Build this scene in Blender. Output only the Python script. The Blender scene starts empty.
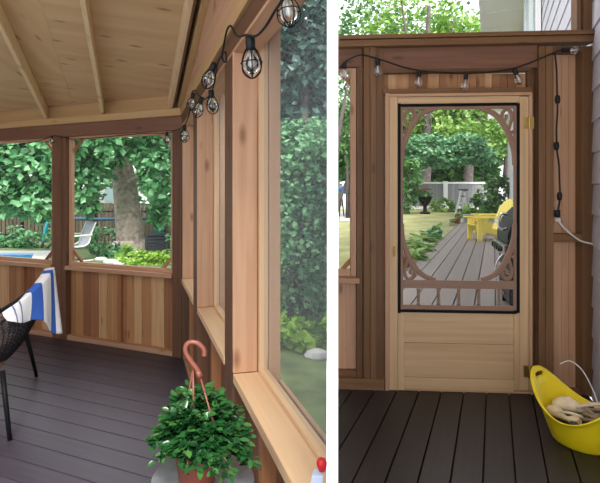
import bpy, bmesh, math, random
from mathutils import Vector, Matrix
random.seed(7)
PI = math.pi
COL = bpy.context.scene.collection
# ------------------------------------------------------------------ camera
F, PX, PY, H = 480.0, 240.0, 193.0, 1.42
cam_d = bpy.data.cameras.new('camera'); cam = bpy.data.objects.new('camera', cam_d); COL.objects.link(cam)
cam.location = (0, 0, H); cam.rotation_euler = (PI/2, 0, 0)
cam_d.sensor_width = 36; cam_d.lens = F/600*36
cam_d.shift_x = (300-PX)/600; cam_d.shift_y = -(241.5-PY)/600
cam_d.clip_start = 0.02; cam_d.clip_end = 300
bpy.context.scene.camera = cam
def at(px, py, Y): return Vector(((px-PX)/F*Y, Y, H-(py-PY)/F*Y))
def proj(p): return (PX+F*p[0]/p[1], PY-F*(p[2]-H)/p[1])

# ------------------------------------------------------------------ materials
def newmat(name):
    m = bpy.data.materials.new(name); m.use_nodes = True
    nt = m.node_tree; b = nt.nodes['Principled BSDF']
    return m, nt, b
def plain(name, col, rough=.6, metal=0, spec=.5, noise=0, nscale=8, trans=0, coat=0):
    m, nt, b = newmat(name)
    b.inputs['Base Color'].default_value = (*col, 1); b.inputs['Roughness'].default_value = rough
    b.inputs['Metallic'].default_value = metal; b.inputs['Specular IOR Level'].default_value = spec
    b.inputs['Transmission Weight'].default_value = trans; b.inputs['Coat Weight'].default_value = coat
    if noise:
        tc = nt.nodes.new('ShaderNodeTexCoord'); n = nt.nodes.new('ShaderNodeTexNoise'); r = nt.nodes.new('ShaderNodeValToRGB')
        n.inputs['Scale'].default_value = nscale; n.inputs['Detail'].default_value = 5
        nt.links.new(tc.outputs['Object'], n.inputs['Vector']); nt.links.new(n.outputs['Fac'], r.inputs['Fac'])
        r.color_ramp.elements[0].position = .3; r.color_ramp.elements[1].position = .7
        r.color_ramp.elements[0].color = (*[c*(1-noise) for c in col], 1)
        r.color_ramp.elements[1].color = (*[min(1, c*(1+noise)) for c in col], 1)
        nt.links.new(r.outputs['Color'], b.inputs['Base Color'])
    return m
def ramp_set(r, cols):
    e = r.color_ramp.elements
    while len(e) < len(cols): e.new(.5)
    for i, c in enumerate(cols):
        e[i].position = i/(len(cols)-1); e[i].color = (*c, 1)
def wood(name, cols, rough=.6, along=2.0, across=40., tone=.6, knots=.0, kcol=(.12,.05,.025), bump=.15):
    m, nt, b = newmat(name); N = nt.nodes.new; L = nt.links.new
    uv = N('ShaderNodeUVMap'); mp = N('ShaderNodeMapping'); mp.inputs['Scale'].default_value = (along, across, 1)
    n = N('ShaderNodeTexNoise'); n.inputs['Scale'].default_value = 1; n.inputs['Detail'].default_value = 6; n.inputs['Distortion'].default_value = .4
    L(uv.outputs['UV'], mp.inputs['Vector']); L(mp.outputs['Vector'], n.inputs['Vector'])
    at_ = N('ShaderNodeAttribute'); at_.attribute_name = 'tone'
    m1 = N('ShaderNodeMath'); m1.operation = 'MULTIPLY'; m1.inputs[1].default_value = tone; L(at_.outputs['Fac'], m1.inputs[0])
    m2 = N('ShaderNodeMath'); m2.operation = 'MULTIPLY_ADD'; m2.inputs[1].default_value = (1-tone)*1.5
    L(n.outputs['Fac'], m2.inputs[0]); L(m1.outputs[0], m2.inputs[2])
    m3 = N('ShaderNodeMath'); m3.operation = 'SUBTRACT'; m3.inputs[1].default_value = (1-tone)*.25; L(m2.outputs[0], m3.inputs[0]); m3.use_clamp = True
    r = N('ShaderNodeValToRGB'); ramp_set(r, cols); L(m3.outputs[0], r.inputs['Fac'])
    out = r.outputs['Color']
    if knots:
        mk = N('ShaderNodeMapping'); mk.inputs['Scale'].default_value = (3.4, 9, 1); L(uv.outputs['UV'], mk.inputs['Vector'])
        v = N('ShaderNodeTexVoronoi'); v.inputs['Scale'].default_value = 1; L(mk.outputs['Vector'], v.inputs['Vector'])
        kr = N('ShaderNodeValToRGB'); kr.color_ramp.elements[0].position = .05; kr.color_ramp.elements[1].position = .19
        kr.color_ramp.elements[0].color = (knots,)*3+(1,); kr.color_ramp.elements[1].color = (0, 0, 0, 1)
        L(v.outputs['Distance'], kr.inputs['Fac'])
        mx = N('ShaderNodeMixRGB'); mx.inputs[2].default_value = (*kcol, 1); L(kr.outputs['Color'], mx.inputs[0]); L(out, mx.inputs[1]); out = mx.outputs[0]
    L(out, b.inputs['Base Color']); b.inputs['Roughness'].default_value = rough
    if bump:
        bp = N('ShaderNodeBump'); bp.inputs['Strength'].default_value = bump; bp.inputs['Distance'].default_value = .004
        L(n.outputs['Fac'], bp.inputs['Height']); L(bp.outputs['Normal'], b.inputs['Normal'])
    return m
def leafmat(name, cols, gloss=.35, transl=.35):
    m, nt, b = newmat(name); N = nt.nodes.new; L = nt.links.new
    a = N('ShaderNodeAttribute'); a.attribute_name = 'tone'; r = N('ShaderNodeValToRGB'); ramp_set(r, cols); L(a.outputs['Fac'], r.inputs['Fac'])
    L(r.outputs['Color'], b.inputs['Base Color']); b.inputs['Roughness'].default_value = gloss
    t = N('ShaderNodeBsdfTranslucent'); L(r.outputs['Color'], t.inputs['Color'])
    mx = N('ShaderNodeMixShader'); mx.inputs[0].default_value = transl
    out = nt.nodes['Material Output']; L(b.outputs[0], mx.inputs[1]); L(t.outputs[0], mx.inputs[2]); L(mx.outputs[0], out.inputs['Surface'])
    return m
def screenmat(name, fac, col):
    m, nt, b = newmat(name); N = nt.nodes.new; L = nt.links.new
    t = N('ShaderNodeBsdfTransparent'); d = N('ShaderNodeBsdfDiffuse'); d.inputs['Color'].default_value = (*col, 1)
    tr = N('ShaderNodeBsdfTranslucent'); tr.inputs['Color'].default_value = (*col, 1)
    ad = N('ShaderNodeMixShader'); ad.inputs[0].default_value = .5; L(d.outputs[0], ad.inputs[1]); L(tr.outputs[0], ad.inputs[2])
    mx = N('ShaderNodeMixShader'); mx.inputs[0].default_value = fac
    L(t.outputs[0], mx.inputs[1]); L(ad.outputs[0], mx.inputs[2]); L(mx.outputs[0], nt.nodes['Material Output'].inputs['Surface'])
    return m

M = {}
M['cedar'] = wood('cedar_boards', [(.15,.055,.024), (.33,.14,.058), (.50,.25,.105), (.74,.50,.26)], .55, 1.6, 30, .7, .7, (.14,.05,.03))
M['cedar_clear'] = wood('cedar_lumber', [(.38,.19,.10), (.53,.30,.175), (.66,.42,.265)], .5, 1.2, 35, .4, .75, (.22,.08,.04))
M['sill'] = wood('pine_sill', [(.56,.34,.18), (.68,.46,.27), (.76,.55,.345)], .5, 1.2, 30, .4, .8, (.22,.10,.06))
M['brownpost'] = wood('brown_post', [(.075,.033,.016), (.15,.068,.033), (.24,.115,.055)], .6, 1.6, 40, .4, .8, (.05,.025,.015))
M['beam'] = wood('red_brown_beam', [(.115,.050,.027), (.20,.092,.052), (.30,.15,.085)], .6, 1.2, 25, .4, .6, (.04,.02,.015))
M['treated'] = wood('treated_lumber', [(.085,.040,.016), (.175,.085,.033), (.29,.155,.066)], .6, 1.5, 40, .45, .7, (.05,.025,.012))
M['rafter'] = wood('spruce_rafter', [(.64,.45,.24), (.78,.59,.35), (.84,.66,.42)], .6, 1.2, 35, .3, .5, (.30,.16,.08))
M['golden'] = wood('golden_spruce', [(.42,.26,.11), (.52,.33,.15), (.60,.40,.2)], .6, 1.2, 25, .3, .4, (.25,.13,.06))
M['ply'] = wood('plywood', [(.50,.31,.155), (.66,.45,.245), (.76,.55,.33)], .7, .9, 7, .25, .75, (.22,.10,.05), .05)
M['pine_door'] = wood('pine_door', [(.42,.26,.125), (.62,.42,.23), (.76,.55,.33)], .45, .8, 22, .35, .0, bump=.05)
M['jamb'] = wood('door_jamb', [(.40,.22,.12), (.52,.31,.18), (.60,.38,.23)], .5, 1.2, 30, .4, .0)
M['ornament'] = wood('stained_ornament', [(.20,.11,.07), (.28,.165,.11), (.34,.21,.15)], .5, 2, 30, .3, .0, bump=.05)
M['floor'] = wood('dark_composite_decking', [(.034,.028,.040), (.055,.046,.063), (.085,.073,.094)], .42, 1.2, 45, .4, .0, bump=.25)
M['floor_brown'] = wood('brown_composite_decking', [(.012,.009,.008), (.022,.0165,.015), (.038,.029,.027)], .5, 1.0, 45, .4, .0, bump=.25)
M['deck'] = wood('grey_decking', [(.17,.135,.125), (.23,.185,.175), (.29,.24,.225)], .6, .6, 20, .5, .0, bump=.1)
M['greytrim'] = wood('weathered_trim', [(.20,.19,.18), (.36,.34,.31), (.52,.48,.42)], .7, 1.5, 12, .2, .0)
M['oldfence'] = wood('old_wooden_fence', [(.050,.040,.024), (.085,.068,.042), (.125,.10,.062)], .8, .8, 10, .6, .0)
M['greyfence'] = wood('grey_fence_boards', [(.20,.20,.215), (.27,.27,.285), (.33,.33,.345)], .8, .6, 8, .6, .0)
M['white'] = plain('white_paint', (.88,.88,.88), .5)
M['divider'] = plain('white_partition_paint', (.93,.93,.93), .5)
M['siding'] = plain('grey_lilac_siding', (.54,.52,.58), .6, noise=.05, nscale=3)
M['siding_in'] = M['siding']
M['soffit'] = plain('white_soffit', (.90,.89,.86), .5)
M['glass'] = plain('window_glass', (.55,.72,.80), .08, spec=.8)
M['black'] = plain('black_metal', (.008,.008,.009), .5, spec=.12)
M['blackplastic'] = plain('black_plastic', (.013,.013,.014), .5, spec=.25)
M['wicker'] = plain('dark_wicker', (.025,.022,.024), .45)
M['cushion'] = plain('brown_cushion', (.20,.11,.085), .9, noise=.3, nscale=30)
M['terracotta'] = plain('terracotta_plastic', (.17,.035,.018), .45)
M['terra'] = plain('terracotta_clay', (.42,.14,.075), .8)
M['copper'] = plain('terracotta_hanger', (.22,.065,.04), .35)
M['tabletop'] = plain('grey_table_top', (.17,.18,.195), .3, noise=.25, nscale=25)
M['yellow_tub'] = plain('yellow_rubber', (.80,.62,.01), .4, spec=.4)
M['yellow'] = plain('yellow_paint', (.92,.76,.14), .5)
M['cream'] = plain('cream_foam', (.72,.60,.42), .6, noise=.15, nscale=20)
M['rope'] = plain('tan_rope', (.28,.21,.15), .9, noise=.3, nscale=60)
M['darkrag'] = plain('dark_strap', (.05,.045,.04), .8)
M['brass'] = plain('brass', (.55,.38,.13), .3, 1)
M['chrome'] = plain('chrome', (.75,.77,.80), .2, 1)
M['alu'] = plain('aluminium', (.62,.63,.64), .35, .6)
M['bulb'] = plain('clear_bulb', (1,1,1), .02, spec=.6, trans=1)
M['filament'] = plain('bulb_core', (.75,.72,.68), .3, .4)
M['cordwhite'] = plain('white_cord', (.75,.74,.72), .5)
M['sling'] = plain('grey_sling_fabric', (.30,.33,.36), .8)
M['offwhite_metal'] = plain('off_white_metal', (.72,.70,.66), .4)
M['water'] = plain('pool_water', (.02,.30,.72), .08, noise=.35, nscale=4)
M['bluecover'] = plain('blue_pipe', (.02,.10,.18), .5)
M['teal'] = plain('teal_plastic', (.01,.30,.38), .45)
M['compost'] = plain('black_compost_plastic', (.022,.025,.035), .5)
M['bark'] = plain('maple_bark', (.36,.30,.25), .9, noise=.45, nscale=9)
M['bark_dark'] = plain('dark_bark', (.10,.08,.075), .9, noise=.4, nscale=6)
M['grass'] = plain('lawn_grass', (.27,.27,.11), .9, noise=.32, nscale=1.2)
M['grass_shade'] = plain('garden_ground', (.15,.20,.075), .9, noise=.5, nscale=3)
M['gravel'] = plain('gravel', (.42,.40,.38), .9, noise=.3, nscale=30)
M['rock'] = plain('garden_rock', (.55,.54,.54), .8, noise=.25, nscale=8)
M['kayak'] = plain('blue_kayak_plastic', (.01,.16,.50), .4)
M['bluegrey'] = plain('blue_grey_pot', (.55,.62,.68), .5)
M['red'] = plain('red_plastic', (.60,.01,.015), .35)
M['redflower'] = plain('red_petals', (.65,.03,.05), .6)
M['whiteflower'] = plain('white_petals', (.75,.72,.74), .6)
M['paleblue'] = plain('pale_blue_card', (.50,.58,.72), .6)
M['soil'] = plain('potting_soil', (.03,.02,.015), .95)
M['leaf_maple'] = leafmat('maple_leaf', [(.018,.085,.035), (.07,.25,.09), (.18,.46,.20), (.45,.72,.42)])
M['leaf_back'] = leafmat('background_leaf', [(.02,.075,.022), (.06,.17,.045), (.14,.31,.08), (.32,.52,.16)])
M['leaf_light'] = leafmat('light_leaf', [(.05,.13,.02), (.13,.27,.04), (.24,.42,.08), (.42,.58,.18)])
M['leaf_blue'] = leafmat('spruce_needle', [(.03,.12,.05), (.09,.25,.11), (.19,.42,.20), (.38,.62,.36)])
M['leaf_dark'] = leafmat('conifer_needle', [(.010,.035,.028), (.025,.07,.055), (.05,.13,.10), (.11,.22,.17)])
M['leaf_pot'] = leafmat('glossy_leaf', [(.006,.036,.011), (.012,.066,.018), (.026,.11,.026), (.07,.19,.045)], .22, .12)
M['leaf_hosta'] = leafmat('hosta_leaf', [(.09,.22,.05), (.20,.40,.08), (.36,.56,.16), (.60,.70,.34)])
M['leaf_lime'] = leafmat('lime_leaf', [(.12,.26,.02), (.22,.42,.04), (.34,.55,.08), (.5,.68,.15)])
M['screen'] = screenmat('insect_screen', .07, (.35,.37,.38))
M['screen_side_haze'] = screenmat('side_screen_haze', .19, (.60,.70,.72))  # denser, paler copy of the insect screen with haze put into its colour
def towelmat():
    m, nt, b = newmat('striped_towel'); N = nt.nodes.new; L = nt.links.new
    uv = N('ShaderNodeUVMap'); sx = N('ShaderNodeSeparateXYZ'); L(uv.outputs['UV'], sx.inputs[0])
    r = N('ShaderNodeValToRGB'); r.color_ramp.interpolation = 'CONSTANT'
    W, B, K = (.90,.90,.92), (.04,.13,.52), (.20,.25,.40)
    st = [(0, W), (.10, K), (.12, W), (.18, K), (.20, W), (.36, B), (.56, W), (.80, B), (.91, W)]
    e = r.color_ramp.elements
    while len(e) < len(st): e.new(.5)
    for i, (p, c) in enumerate(st): e[i].position = p; e[i].color = (*c, 1)
    L(sx.outputs[0], r.inputs['Fac']); L(r.outputs['Color'], b.inputs['Base Color']); b.inputs['Roughness'].default_value = .95
    return m
M['towel'] = towelmat()

# ------------------------------------------------------------------ mesh builder
def catmull(pts, k=6, closed=False):
    pts = [Vector(p) for p in pts]; n = len(pts); out = []
    rng = range(n if closed else n-1)
    for i in rng:
        if closed: p0, p1, p2, p3 = pts[(i-1) % n], pts[i], pts[(i+1) % n], pts[(i+2) % n]
        else: p0, p1, p2, p3 = pts[max(i-1, 0)], pts[i], pts[i+1], pts[min(i+2, n-1)]
        for j in range(k):
            t = j/k
            out.append(.5*((2*p1)+(p2-p0)*t+(2*p0-5*p1+4*p2-p3)*t*t+(3*p1-p0-3*p2+p3)*t**3))
    if not closed: out.append(pts[-1])
    return out
class MB:
    def __init__(s): s.v, s.f, s.uv, s.t, s.sm = [], [], [], [], []
    def face(s, idx, uvs, smooth=False): s.f.append(tuple(idx)); s.uv.append(uvs); s.sm.append(smooth)
    def hexa(s, P, tone=None):
        """P: 8 points, bottom ring 0-3 then top ring 4-7"""
        P = [Vector(p) for p in P]; b = len(s.v); tone = random.random() if tone is None else tone
        s.v += P; s.t += [tone]*8
        ax = [P[1]-P[0], P[3]-P[0], P[4]-P[0]]; ln = [a.length for a in ax]; k = ln.index(max(ln))
        A = ax[k].normalized(); B = ax[(k+1) % 3].normalized(); C2 = ax[(k+2) % 3].normalized()
        ou, ov = random.random()*50, random.random()*50
        def uv(p): d = p-P[0]; return (ou+d.dot(A), ov+d.dot(B)+d.dot(C2)*1.0)
        for q in ((0,3,2,1), (4,5,6,7), (0,1,5,4), (1,2,6,5), (2,3,7,6), (3,0,4,7)):
            s.face([b+i for i in q], [uv(P[i]) for i in q])
        return s
    def box(s, c, hx, hy, hz, tone=None):
        c, hx, hy, hz = Vector(c), Vector(hx), Vector(hy), Vector(hz)
        return s.hexa([c-hx-hy-hz, c+hx-hy-hz, c+hx+hy-hz, c-hx+hy-hz, c-hx-hy+hz, c+hx-hy+hz, c+hx+hy+hz, c-hx+hy+hz], tone)
    def abox(s, x0, x1, y0, y1, z0, z1, tone=None):
        return s.box(((x0+x1)/2, (y0+y1)/2, (z0+z1)/2), ((x1-x0)/2, 0, 0), (0, (y1-y0)/2, 0), (0, 0, (z1-z0)/2), tone)
    def bar(s, p, q, w, th, up=(0,0,1), tone=None):
        p, q = Vector(p), Vector(q); d = q-p; u = Vector(up); sd = d.cross(u).normalized(); u2 = sd.cross(d).normalized()
        return s.box((p+q)/2, d/2, sd*w/2, u2*th/2, tone)
    def tube(s, pts, r, seg=8, closed=False, caps=True, tone=None):
        pts = [Vector(p) for p in pts]; n = len(pts); tone = random.random() if tone is None else tone
        R = r if isinstance(r, (list, tuple)) else [r]*n
        b0 = len(s.v); nrm = None; L = 0
        for i in range(n):
            if closed: t = (pts[(i+1) % n]-pts[i-1]).normalized()
            else: t = (pts[min(i+1, n-1)]-pts[max(i-1, 0)]).normalized()
            if nrm is None:
                nrm = t.orthogonal().normalized()
            else:
                nrm = (nrm-t*nrm.dot(t)); nrm = nrm.normalized() if nrm.length > 1e-6 else t.orthogonal().normalized()
            bn = t.cross(nrm)
            for k in range(seg):
                a = 2*PI*k/seg; s.v.append(pts[i]+(nrm*math.cos(a)+bn*math.sin(a))*R[i]); s.t.append(tone)
        for i in range(n if closed else n-1):
            j = (i+1) % n; dl = (pts[j]-pts[i]).length
            for k in range(seg):
                k2 = (k+1) % seg
                s.face([b0+i*seg+k, b0+i*seg+k2, b0+j*seg+k2, b0+j*seg+k], [(L, k/seg*.1), (L, (k+1)/seg*.1), (L+dl, (k+1)/seg*.1), (L+dl, k/seg*.1)], True)
            L += dl
        if caps and not closed:
            s.face([b0+k for k in range(seg)][::-1], [(0, 0)]*seg)
            s.face([b0+(n-1)*seg+k for k in range(seg)], [(0, 0)]*seg)
        return s
    def lathe(s, prof, c=(0,0,0), seg=24, sx=1, sy=1, tone=.5, zfun=None, smooth=True):
        c = Vector(c); b0 = len(s.v); n = len(prof)
        for r, z in prof:
            for k in range(seg):
                a = 2*PI*k/seg; dz = zfun(a, z) if zfun else 0
                s.v.append(c+Vector((r*sx*math.cos(a), r*sy*math.sin(a), z+dz))); s.t.append(tone)
        for i in range(n-1):
            for k in range(seg):
                k2 = (k+1) % seg
                s.face([b0+i*seg+k, b0+i*seg+k2, b0+(i+1)*seg+k2, b0+(i+1)*seg+k], [(k/seg, i/n), ((k+1)/seg, i/n), ((k+1)/seg, (i+1)/n), (k/seg, (i+1)/n)], smooth)
        if prof[0][0] > 1e-5: s.face([b0+k for k in range(seg)][::-1], [(0, 0)]*seg)
        if prof[-1][0] > 1e-5: s.face([b0+(n-1)*seg+k for k in range(seg)], [(0, 0)]*seg)
        return s
    def ribbon(s, pts, nrm, w, th, tone=None):
        """flat moulding following pts in the plane with normal nrm"""
        pts = [Vector(p) for p in pts]; nrm = Vector(nrm).normalized(); n = len(pts); b0 = len(s.v); tone = random.random() if tone is None else tone; L = 0
        W = w if isinstance(w, (list, tuple)) else [w]*n
        for i in range(n):
            t = (pts[min(i+1, n-1)]-pts[max(i-1, 0)]).normalized(); sd = t.cross(nrm).normalized()
            for a, c in ((1, .5), (.6, 1), (-.6, 1), (-1, .5), (-1, -1), (1, -1)):
                s.v.append(pts[i]+sd*W[i]/2*a+nrm*th/2*c); s.t.append(tone)
        for i in range(n-1):
            dl = (pts[i+1]-pts[i]).length
            for k in range(6):
                k2 = (k+1) % 6
                s.face([b0+i*6+k, b0+i*6+k2, b0+(i+1)*6+k2, b0+(i+1)*6+k], [(L, k*.01), (L, k*.01+.01), (L+dl, k*.01+.01), (L+dl, k*.01)])
            L += dl
        s.face([b0+k for k in range(6)][::-1], [(0, 0)]*6); s.face([b0+(n-1)*6+k for k in range(6)], [(0, 0)]*6)
        return s
    def prism(s, poly, ext, tone=None):
        """poly: list of 3D points; extruded by vector ext"""
        P = [Vector(p) for p in poly]; E = Vector(ext); n = len(P); b = len(s.v); tone = random.random() if tone is None else tone
        s.v += P+[p+E for p in P]; s.t += [tone]*2*n
        A = (P[1]-P[0]).normalized(); B = E.normalized()
        uv = lambda p: ((p-P[0]).dot(A), (p-P[0]).dot(B)+(p-P[0]).z*.5)
        s.face([b+i for i in range(n)][::-1], [uv(P[i]) for i in range(n)][::-1]); s.face([b+n+i for i in range(n)], [uv(P[i]) for i in range(n)])
        for i in range(n):
            j = (i+1) % n; s.face([b+i, b+j, b+n+j, b+n+i], [(0, i), (1, i), (1, i+.5), (0, i+.5)])
        return s
    def grid(s, fn, nu, nv, smooth=True, tone=.5):
        b = len(s.v)
        for i in range(nu+1):
            for j in range(nv+1): s.v.append(Vector(fn(i/nu, j/nv))); s.t.append(tone)
        for i in range(nu):
            for j in range(nv):
                q = [i*(nv+1)+j, (i+1)*(nv+1)+j, (i+1)*(nv+1)+j+1, i*(nv+1)+j+1]
                s.face([b+k for k in q], [(i/nu, j/nv), ((i+1)/nu, j/nv), ((i+1)/nu, (j+1)/nv), (i/nu, (j+1)/nv)], smooth)
        return s
    def leaf(s, p, d, up, ln, w, tone, fold=.15, rich=False):
        p, d = Vector(p), Vector(d).normalized(); sd = d.cross(Vector(up))
        if sd.length < 1e-4: sd = d.orthogonal()
        sd.normalize(); n = sd.cross(d).normalized(); b = len(s.v)
        if rich:
            pts = [p, p+d*ln*.35+sd*w*.46-n*0, p+d*ln*.72+sd*w*.36-n*ln*.05, p+d*ln-n*ln*.14, p+d*ln*.72-sd*w*.36-n*ln*.05, p+d*ln*.35-sd*w*.46, p+d*ln*.4-n*w*fold, p+d*ln*.72-n*(w*fold+ln*.05)]
            s.v += pts; s.t += [tone]*8
            for q in ((0,6,1), (1,6,7,2), (2,7,3), (3,7,4), (4,7,6,5), (5,6,0)): s.face([b+i for i in q], [(0, 0)]*len(q), True)
        else:
            s.v += [p, p+d*ln*.45+sd*w*.5, p+d*ln-n*ln*.1, p+d*ln*.45-sd*w*.5, p+d*ln*.5-n*w*fold]; s.t += [tone]*5
            for q in ((0,4,1), (1,4,2), (2,4,3), (3,4,0)): s.face([b+i for i in q], [(0, 0)]*3)
        return s
    def build(s, name, mat, parent=None, bevel=0, recalc=True):
        off = Vector((0, 0, 0)); p = parent
        while p: off += p.location; p = p.parent
        me = bpy.data.meshes.new(name)
        me.from_pydata([tuple(v-off) for v in s.v], [], s.f)
        ul = me.uv_layers.new(name='UVMap'); flat = [c for f in s.uv for u in f for c in u]; ul.data.foreach_set('uv', flat)
        a = me.attributes.new('tone', 'FLOAT', 'POINT'); a.data.foreach_set('value', s.t)
        me.polygons.foreach_set('use_smooth', s.sm)
        if recalc:
            bm = bmesh.new(); bm.from_mesh(me); bmesh.ops.recalc_face_normals(bm, faces=bm.faces); bm.to_mesh(me); bm.free()
        me.materials.append(mat if not isinstance(mat, str) else M[mat])
        o = bpy.data.objects.new(name, me); COL.objects.link(o)
        if parent: o.parent = parent
        if bevel:
            m = o.modifiers.new('bevel', 'BEVEL'); m.width = bevel; m.segments = 2; m.limit_method = 'ANGLE'
        return o
def tag(o, label=None, cat=None, group=None, kind=None):
    if label: o['label'] = label
    if cat: o['category'] = cat
    if group: o['group'] = group
    if kind: o['kind'] = kind
    return o
def empty(name, loc, label=None, cat=None, group=None, kind=None):
    o = bpy.data.objects.new(name, None); COL.objects.link(o); o.location = loc; o.empty_display_size = .1
    return tag(o, label, cat, group, kind)
def struct(o, label, cat): return tag(o, label, cat, kind='structure')
class Loc:
    """a local frame: x forward, y left, z up"""
    def __init__(s, o, ang, k=1.0): s.o = Vector(o); s.c, s.s, s.k = math.cos(ang), math.sin(ang), k
    def __call__(s, x, y, z): return s.o+Vector((s.c*x-s.s*y, s.s*x+s.c*y, z))*s.k
def lbox(mb, L, x0, x1, y0, y1, z0, z1, tone=None):
    return mb.hexa([L(x0,y0,z0), L(x1,y0,z0), L(x1,y1,z0), L(x0,y1,z0), L(x0,y0,z1), L(x1,y0,z1), L(x1,y1,z1), L(x0,y1,z1)], tone)

# ================================================================== LEFT PORCH
VX = -105/480.0                                  # plan direction of the long side wall: (VX, 1)
KX, KY = .40+VX*4.12, 4.12                       # inner corner of the two walls
K = Vector((KX, KY, 0))
e1 = Vector((-2.3, 1, 0)).normalized(); n1 = Vector((-1, -2.3, 0)).normalized()      # back wall, inward normal
v2 = Vector((VX, 1, 0)).normalized(); e2 = -v2; n2 = Vector((-1, VX, 0)).normalized()  # side wall runs towards the camera
LEN1 = Vector((-2.3, 1, 0)).length; LEN2 = Vector((VX, 1, 0)).length
def afar(px):
    q = (px-PX)/F; return (KX-q*KY)/(q+2.3)*LEN1
def farY(px): return KY+afar(px)/LEN1
def FW(a, n, z): return K+e1*a+n1*n+Vector((0, 0, z))
def SW(s, n, z): return K+e2*s+n2*n+Vector((0, 0, z))
def fbox(mb, a0, a1, n0, n1_, z0, z1, tone=None):
    return mb.hexa([FW(a0,n0,z0), FW(a1,n0,z0), FW(a1,n1_,z0), FW(a0,n1_,z0), FW(a0,n0,z1), FW(a1,n0,z1), FW(a1,n1_,z1), FW(a0,n1_,z1)], tone)
DIVL = 87/480.0                                   # the divider's left face follows X = DIVL * Y
def send(n):                                      # where the side wall dies into the divider, at depth n
    P0 = SW(0, n, 0); k = (P0.x-DIVL*P0.y)/(DIVL*e2.y-e2.x); return k-.004
def sbox(mb, s0, s1, n0, n1_, z0, z1, tone=None):
    a0, a1 = (s1, s1) if s1 is not None else (send(n0), send(n1_))
    return mb.hexa([SW(s0,n0,z0), SW(a0,n0,z0), SW(a1,n1_,z0), SW(s0,n1_,z0), SW(s0,n0,z1), SW(a0,n0,z1), SW(a1,n1_,z1), SW(s0,n1_,z1)], tone)

AEND = afar(-45)
ZS, ZB, ZT, ZP = .72, 1.965, 2.085, 2.15          # sill top, beam underside, beam top, plate top
# ---- floor of the left porch (boards parallel with the back wall)
def clip_poly(poly, a, b, c):                      # keep a*x+b*y<=c
    out = []
    for i in range(len(poly)):
        p, q = poly[i], poly[(i+1) % len(poly)]; fp, fq = a*p[0]+b*p[1]-c, a*q[0]+b*q[1]-c
        if fp <= 0: out.append(p)
        if (fp < 0 < fq) or (fq < 0 < fp):
            t = fp/(fp-fq); out.append((p[0]+(q[0]-p[0])*t, p[1]+(q[1]-p[1])*t))
    return out
def planks(mb, region, org, along, width, gap, z0, z1, i0, i1):
    al = Vector(along).normalized(); ac = Vector((al[1], -al[0]))
    for i in range(i0, i1):
        poly = list(region)
        lo, hi = i*width+gap/2, (i+1)*width-gap/2; o = org[0]*ac[0]+org[1]*ac[1]
        poly = clip_poly(poly, ac[0], ac[1], o+hi)
        if len(poly) < 3: continue
        poly = clip_poly(poly, -ac[0], -ac[1], -(o+lo))
        if len(poly) < 3: continue
        n = len(poly); b = len(mb.v); tone = random.random(); ou, ov = random.random()*50, random.random()*50
        uv = lambda p: (ou+p[0]*al[0]+p[1]*al[1], ov+p[0]*ac[0]+p[1]*ac[1])
        mb.v += [Vector((p[0], p[1], z0)) for p in poly]+[Vector((p[0], p[1], z1)) for p in poly]; mb.t += [tone]*2*n
        mb.face([b+k for k in range(n)][::-1], [uv(p) for p in poly][::-1]); mb.face([b+n+k for k in range(n)], [uv(p) for p in poly])
        for k in range(n):
            j = (k+1) % n; mb.face([b+k, b+j, b+n+j, b+n+k], [uv(poly[k]), uv(poly[j]), uv(poly[j]), uv(poly[k])])
fa, fb = FW(AEND, -.06, 0), FW(-.03, -.06, 0)
sb = SW(send(-.09), -.09, 0)
regL = [(fa.x, fa.y), (fb.x, fb.y), (SW(0,-.09,0).x, SW(0,-.09,0).y), (sb.x, sb.y), (.9*DIVL-.002, .9), (.9*DIVL-.002, -1.6), (fa.x, -1.6)]
mb = MB(); planks(mb, regL, (KX, KY), (e1.x, e1.y), .142, .007, -.03, 0, -60, 60)
floorL = struct(mb.build('floor', 'floor', bevel=.0015), 'dark grey composite plank floor of the porch with the potted plant', 'floor')
mb = MB(); mb.prism([(p[0], p[1], -.16) for p in regL], (0, 0, .125)); mb.build('joist_bed', 'blackplastic', floorL)

# ---- back wall
mb = MB(); mb.hexa([(-3.35,-1.65,-.1), (-3.22,-1.65,-.1), (-3.22,5.2,-.1), (-3.35,5.2,-.1), (-3.35,-1.65,3.35), (-3.22,-1.65,3.35), (-3.22,5.2,2.3), (-3.35,5.2,2.3)]); struct(mb.build('wall_left', 'siding'), 'grey house wall closing the left porch on the left', 'wall')
wb = empty('wall_back', FW(0, 0, 0)); struct(wb, 'cedar half wall under the two screened openings at the far end', 'wall')
mb = MB(); a = -.02
while a < AEND:
    w = random.choice([.085, .10, .12, .14]); fbox(mb, a, min(a+w-.004, AEND), -.088, -.07, .02, ZS-.03, random.choice([.15, .35, .45, .5, .6, .7, .95])); a += w
mb.build('wainscot_board', 'cedar', wb)
for px in (117, 20, -25):
    mb = MB(); ac = afar(px); fbox(mb, ac-.02, ac+.02, -.07, -.028, .045, ZS-.04, .35); mb.build('stud', 'cedar', wb, .002)
mb = MB(); fbox(mb, 0, AEND, -.07, -.012, 0, .045, .45); mb.build('bottom_plate', 'cedar_clear', wb, .002)
pb0, pb1 = afar(66), afar(52)
mb = MB(); w = (pb1-pb0)/3
for i in range(3): fbox(mb, pb0+i*w+.001, pb0+(i+1)*w-.001, -.09, .0 if i != 1 else .004, 0, ZB, .5+.2*i)
mb.build('post', 'brownpost', wb, .002)
pc = afar(172.5)
mb = MB(); fbox(mb, .0, pc, -.09, .004, 0, ZB, .25); mb.build('post', 'brownpost', wb, .002)
for a0, a1 in ((pc+.002, pb0-.002), (pb1+.002, AEND)):
    mb = MB(); fbox(mb, a0, a1, -.10, .022, ZS-.038, ZS, .35); mb.build('sill', 'cedar_clear', wb, .003)
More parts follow.
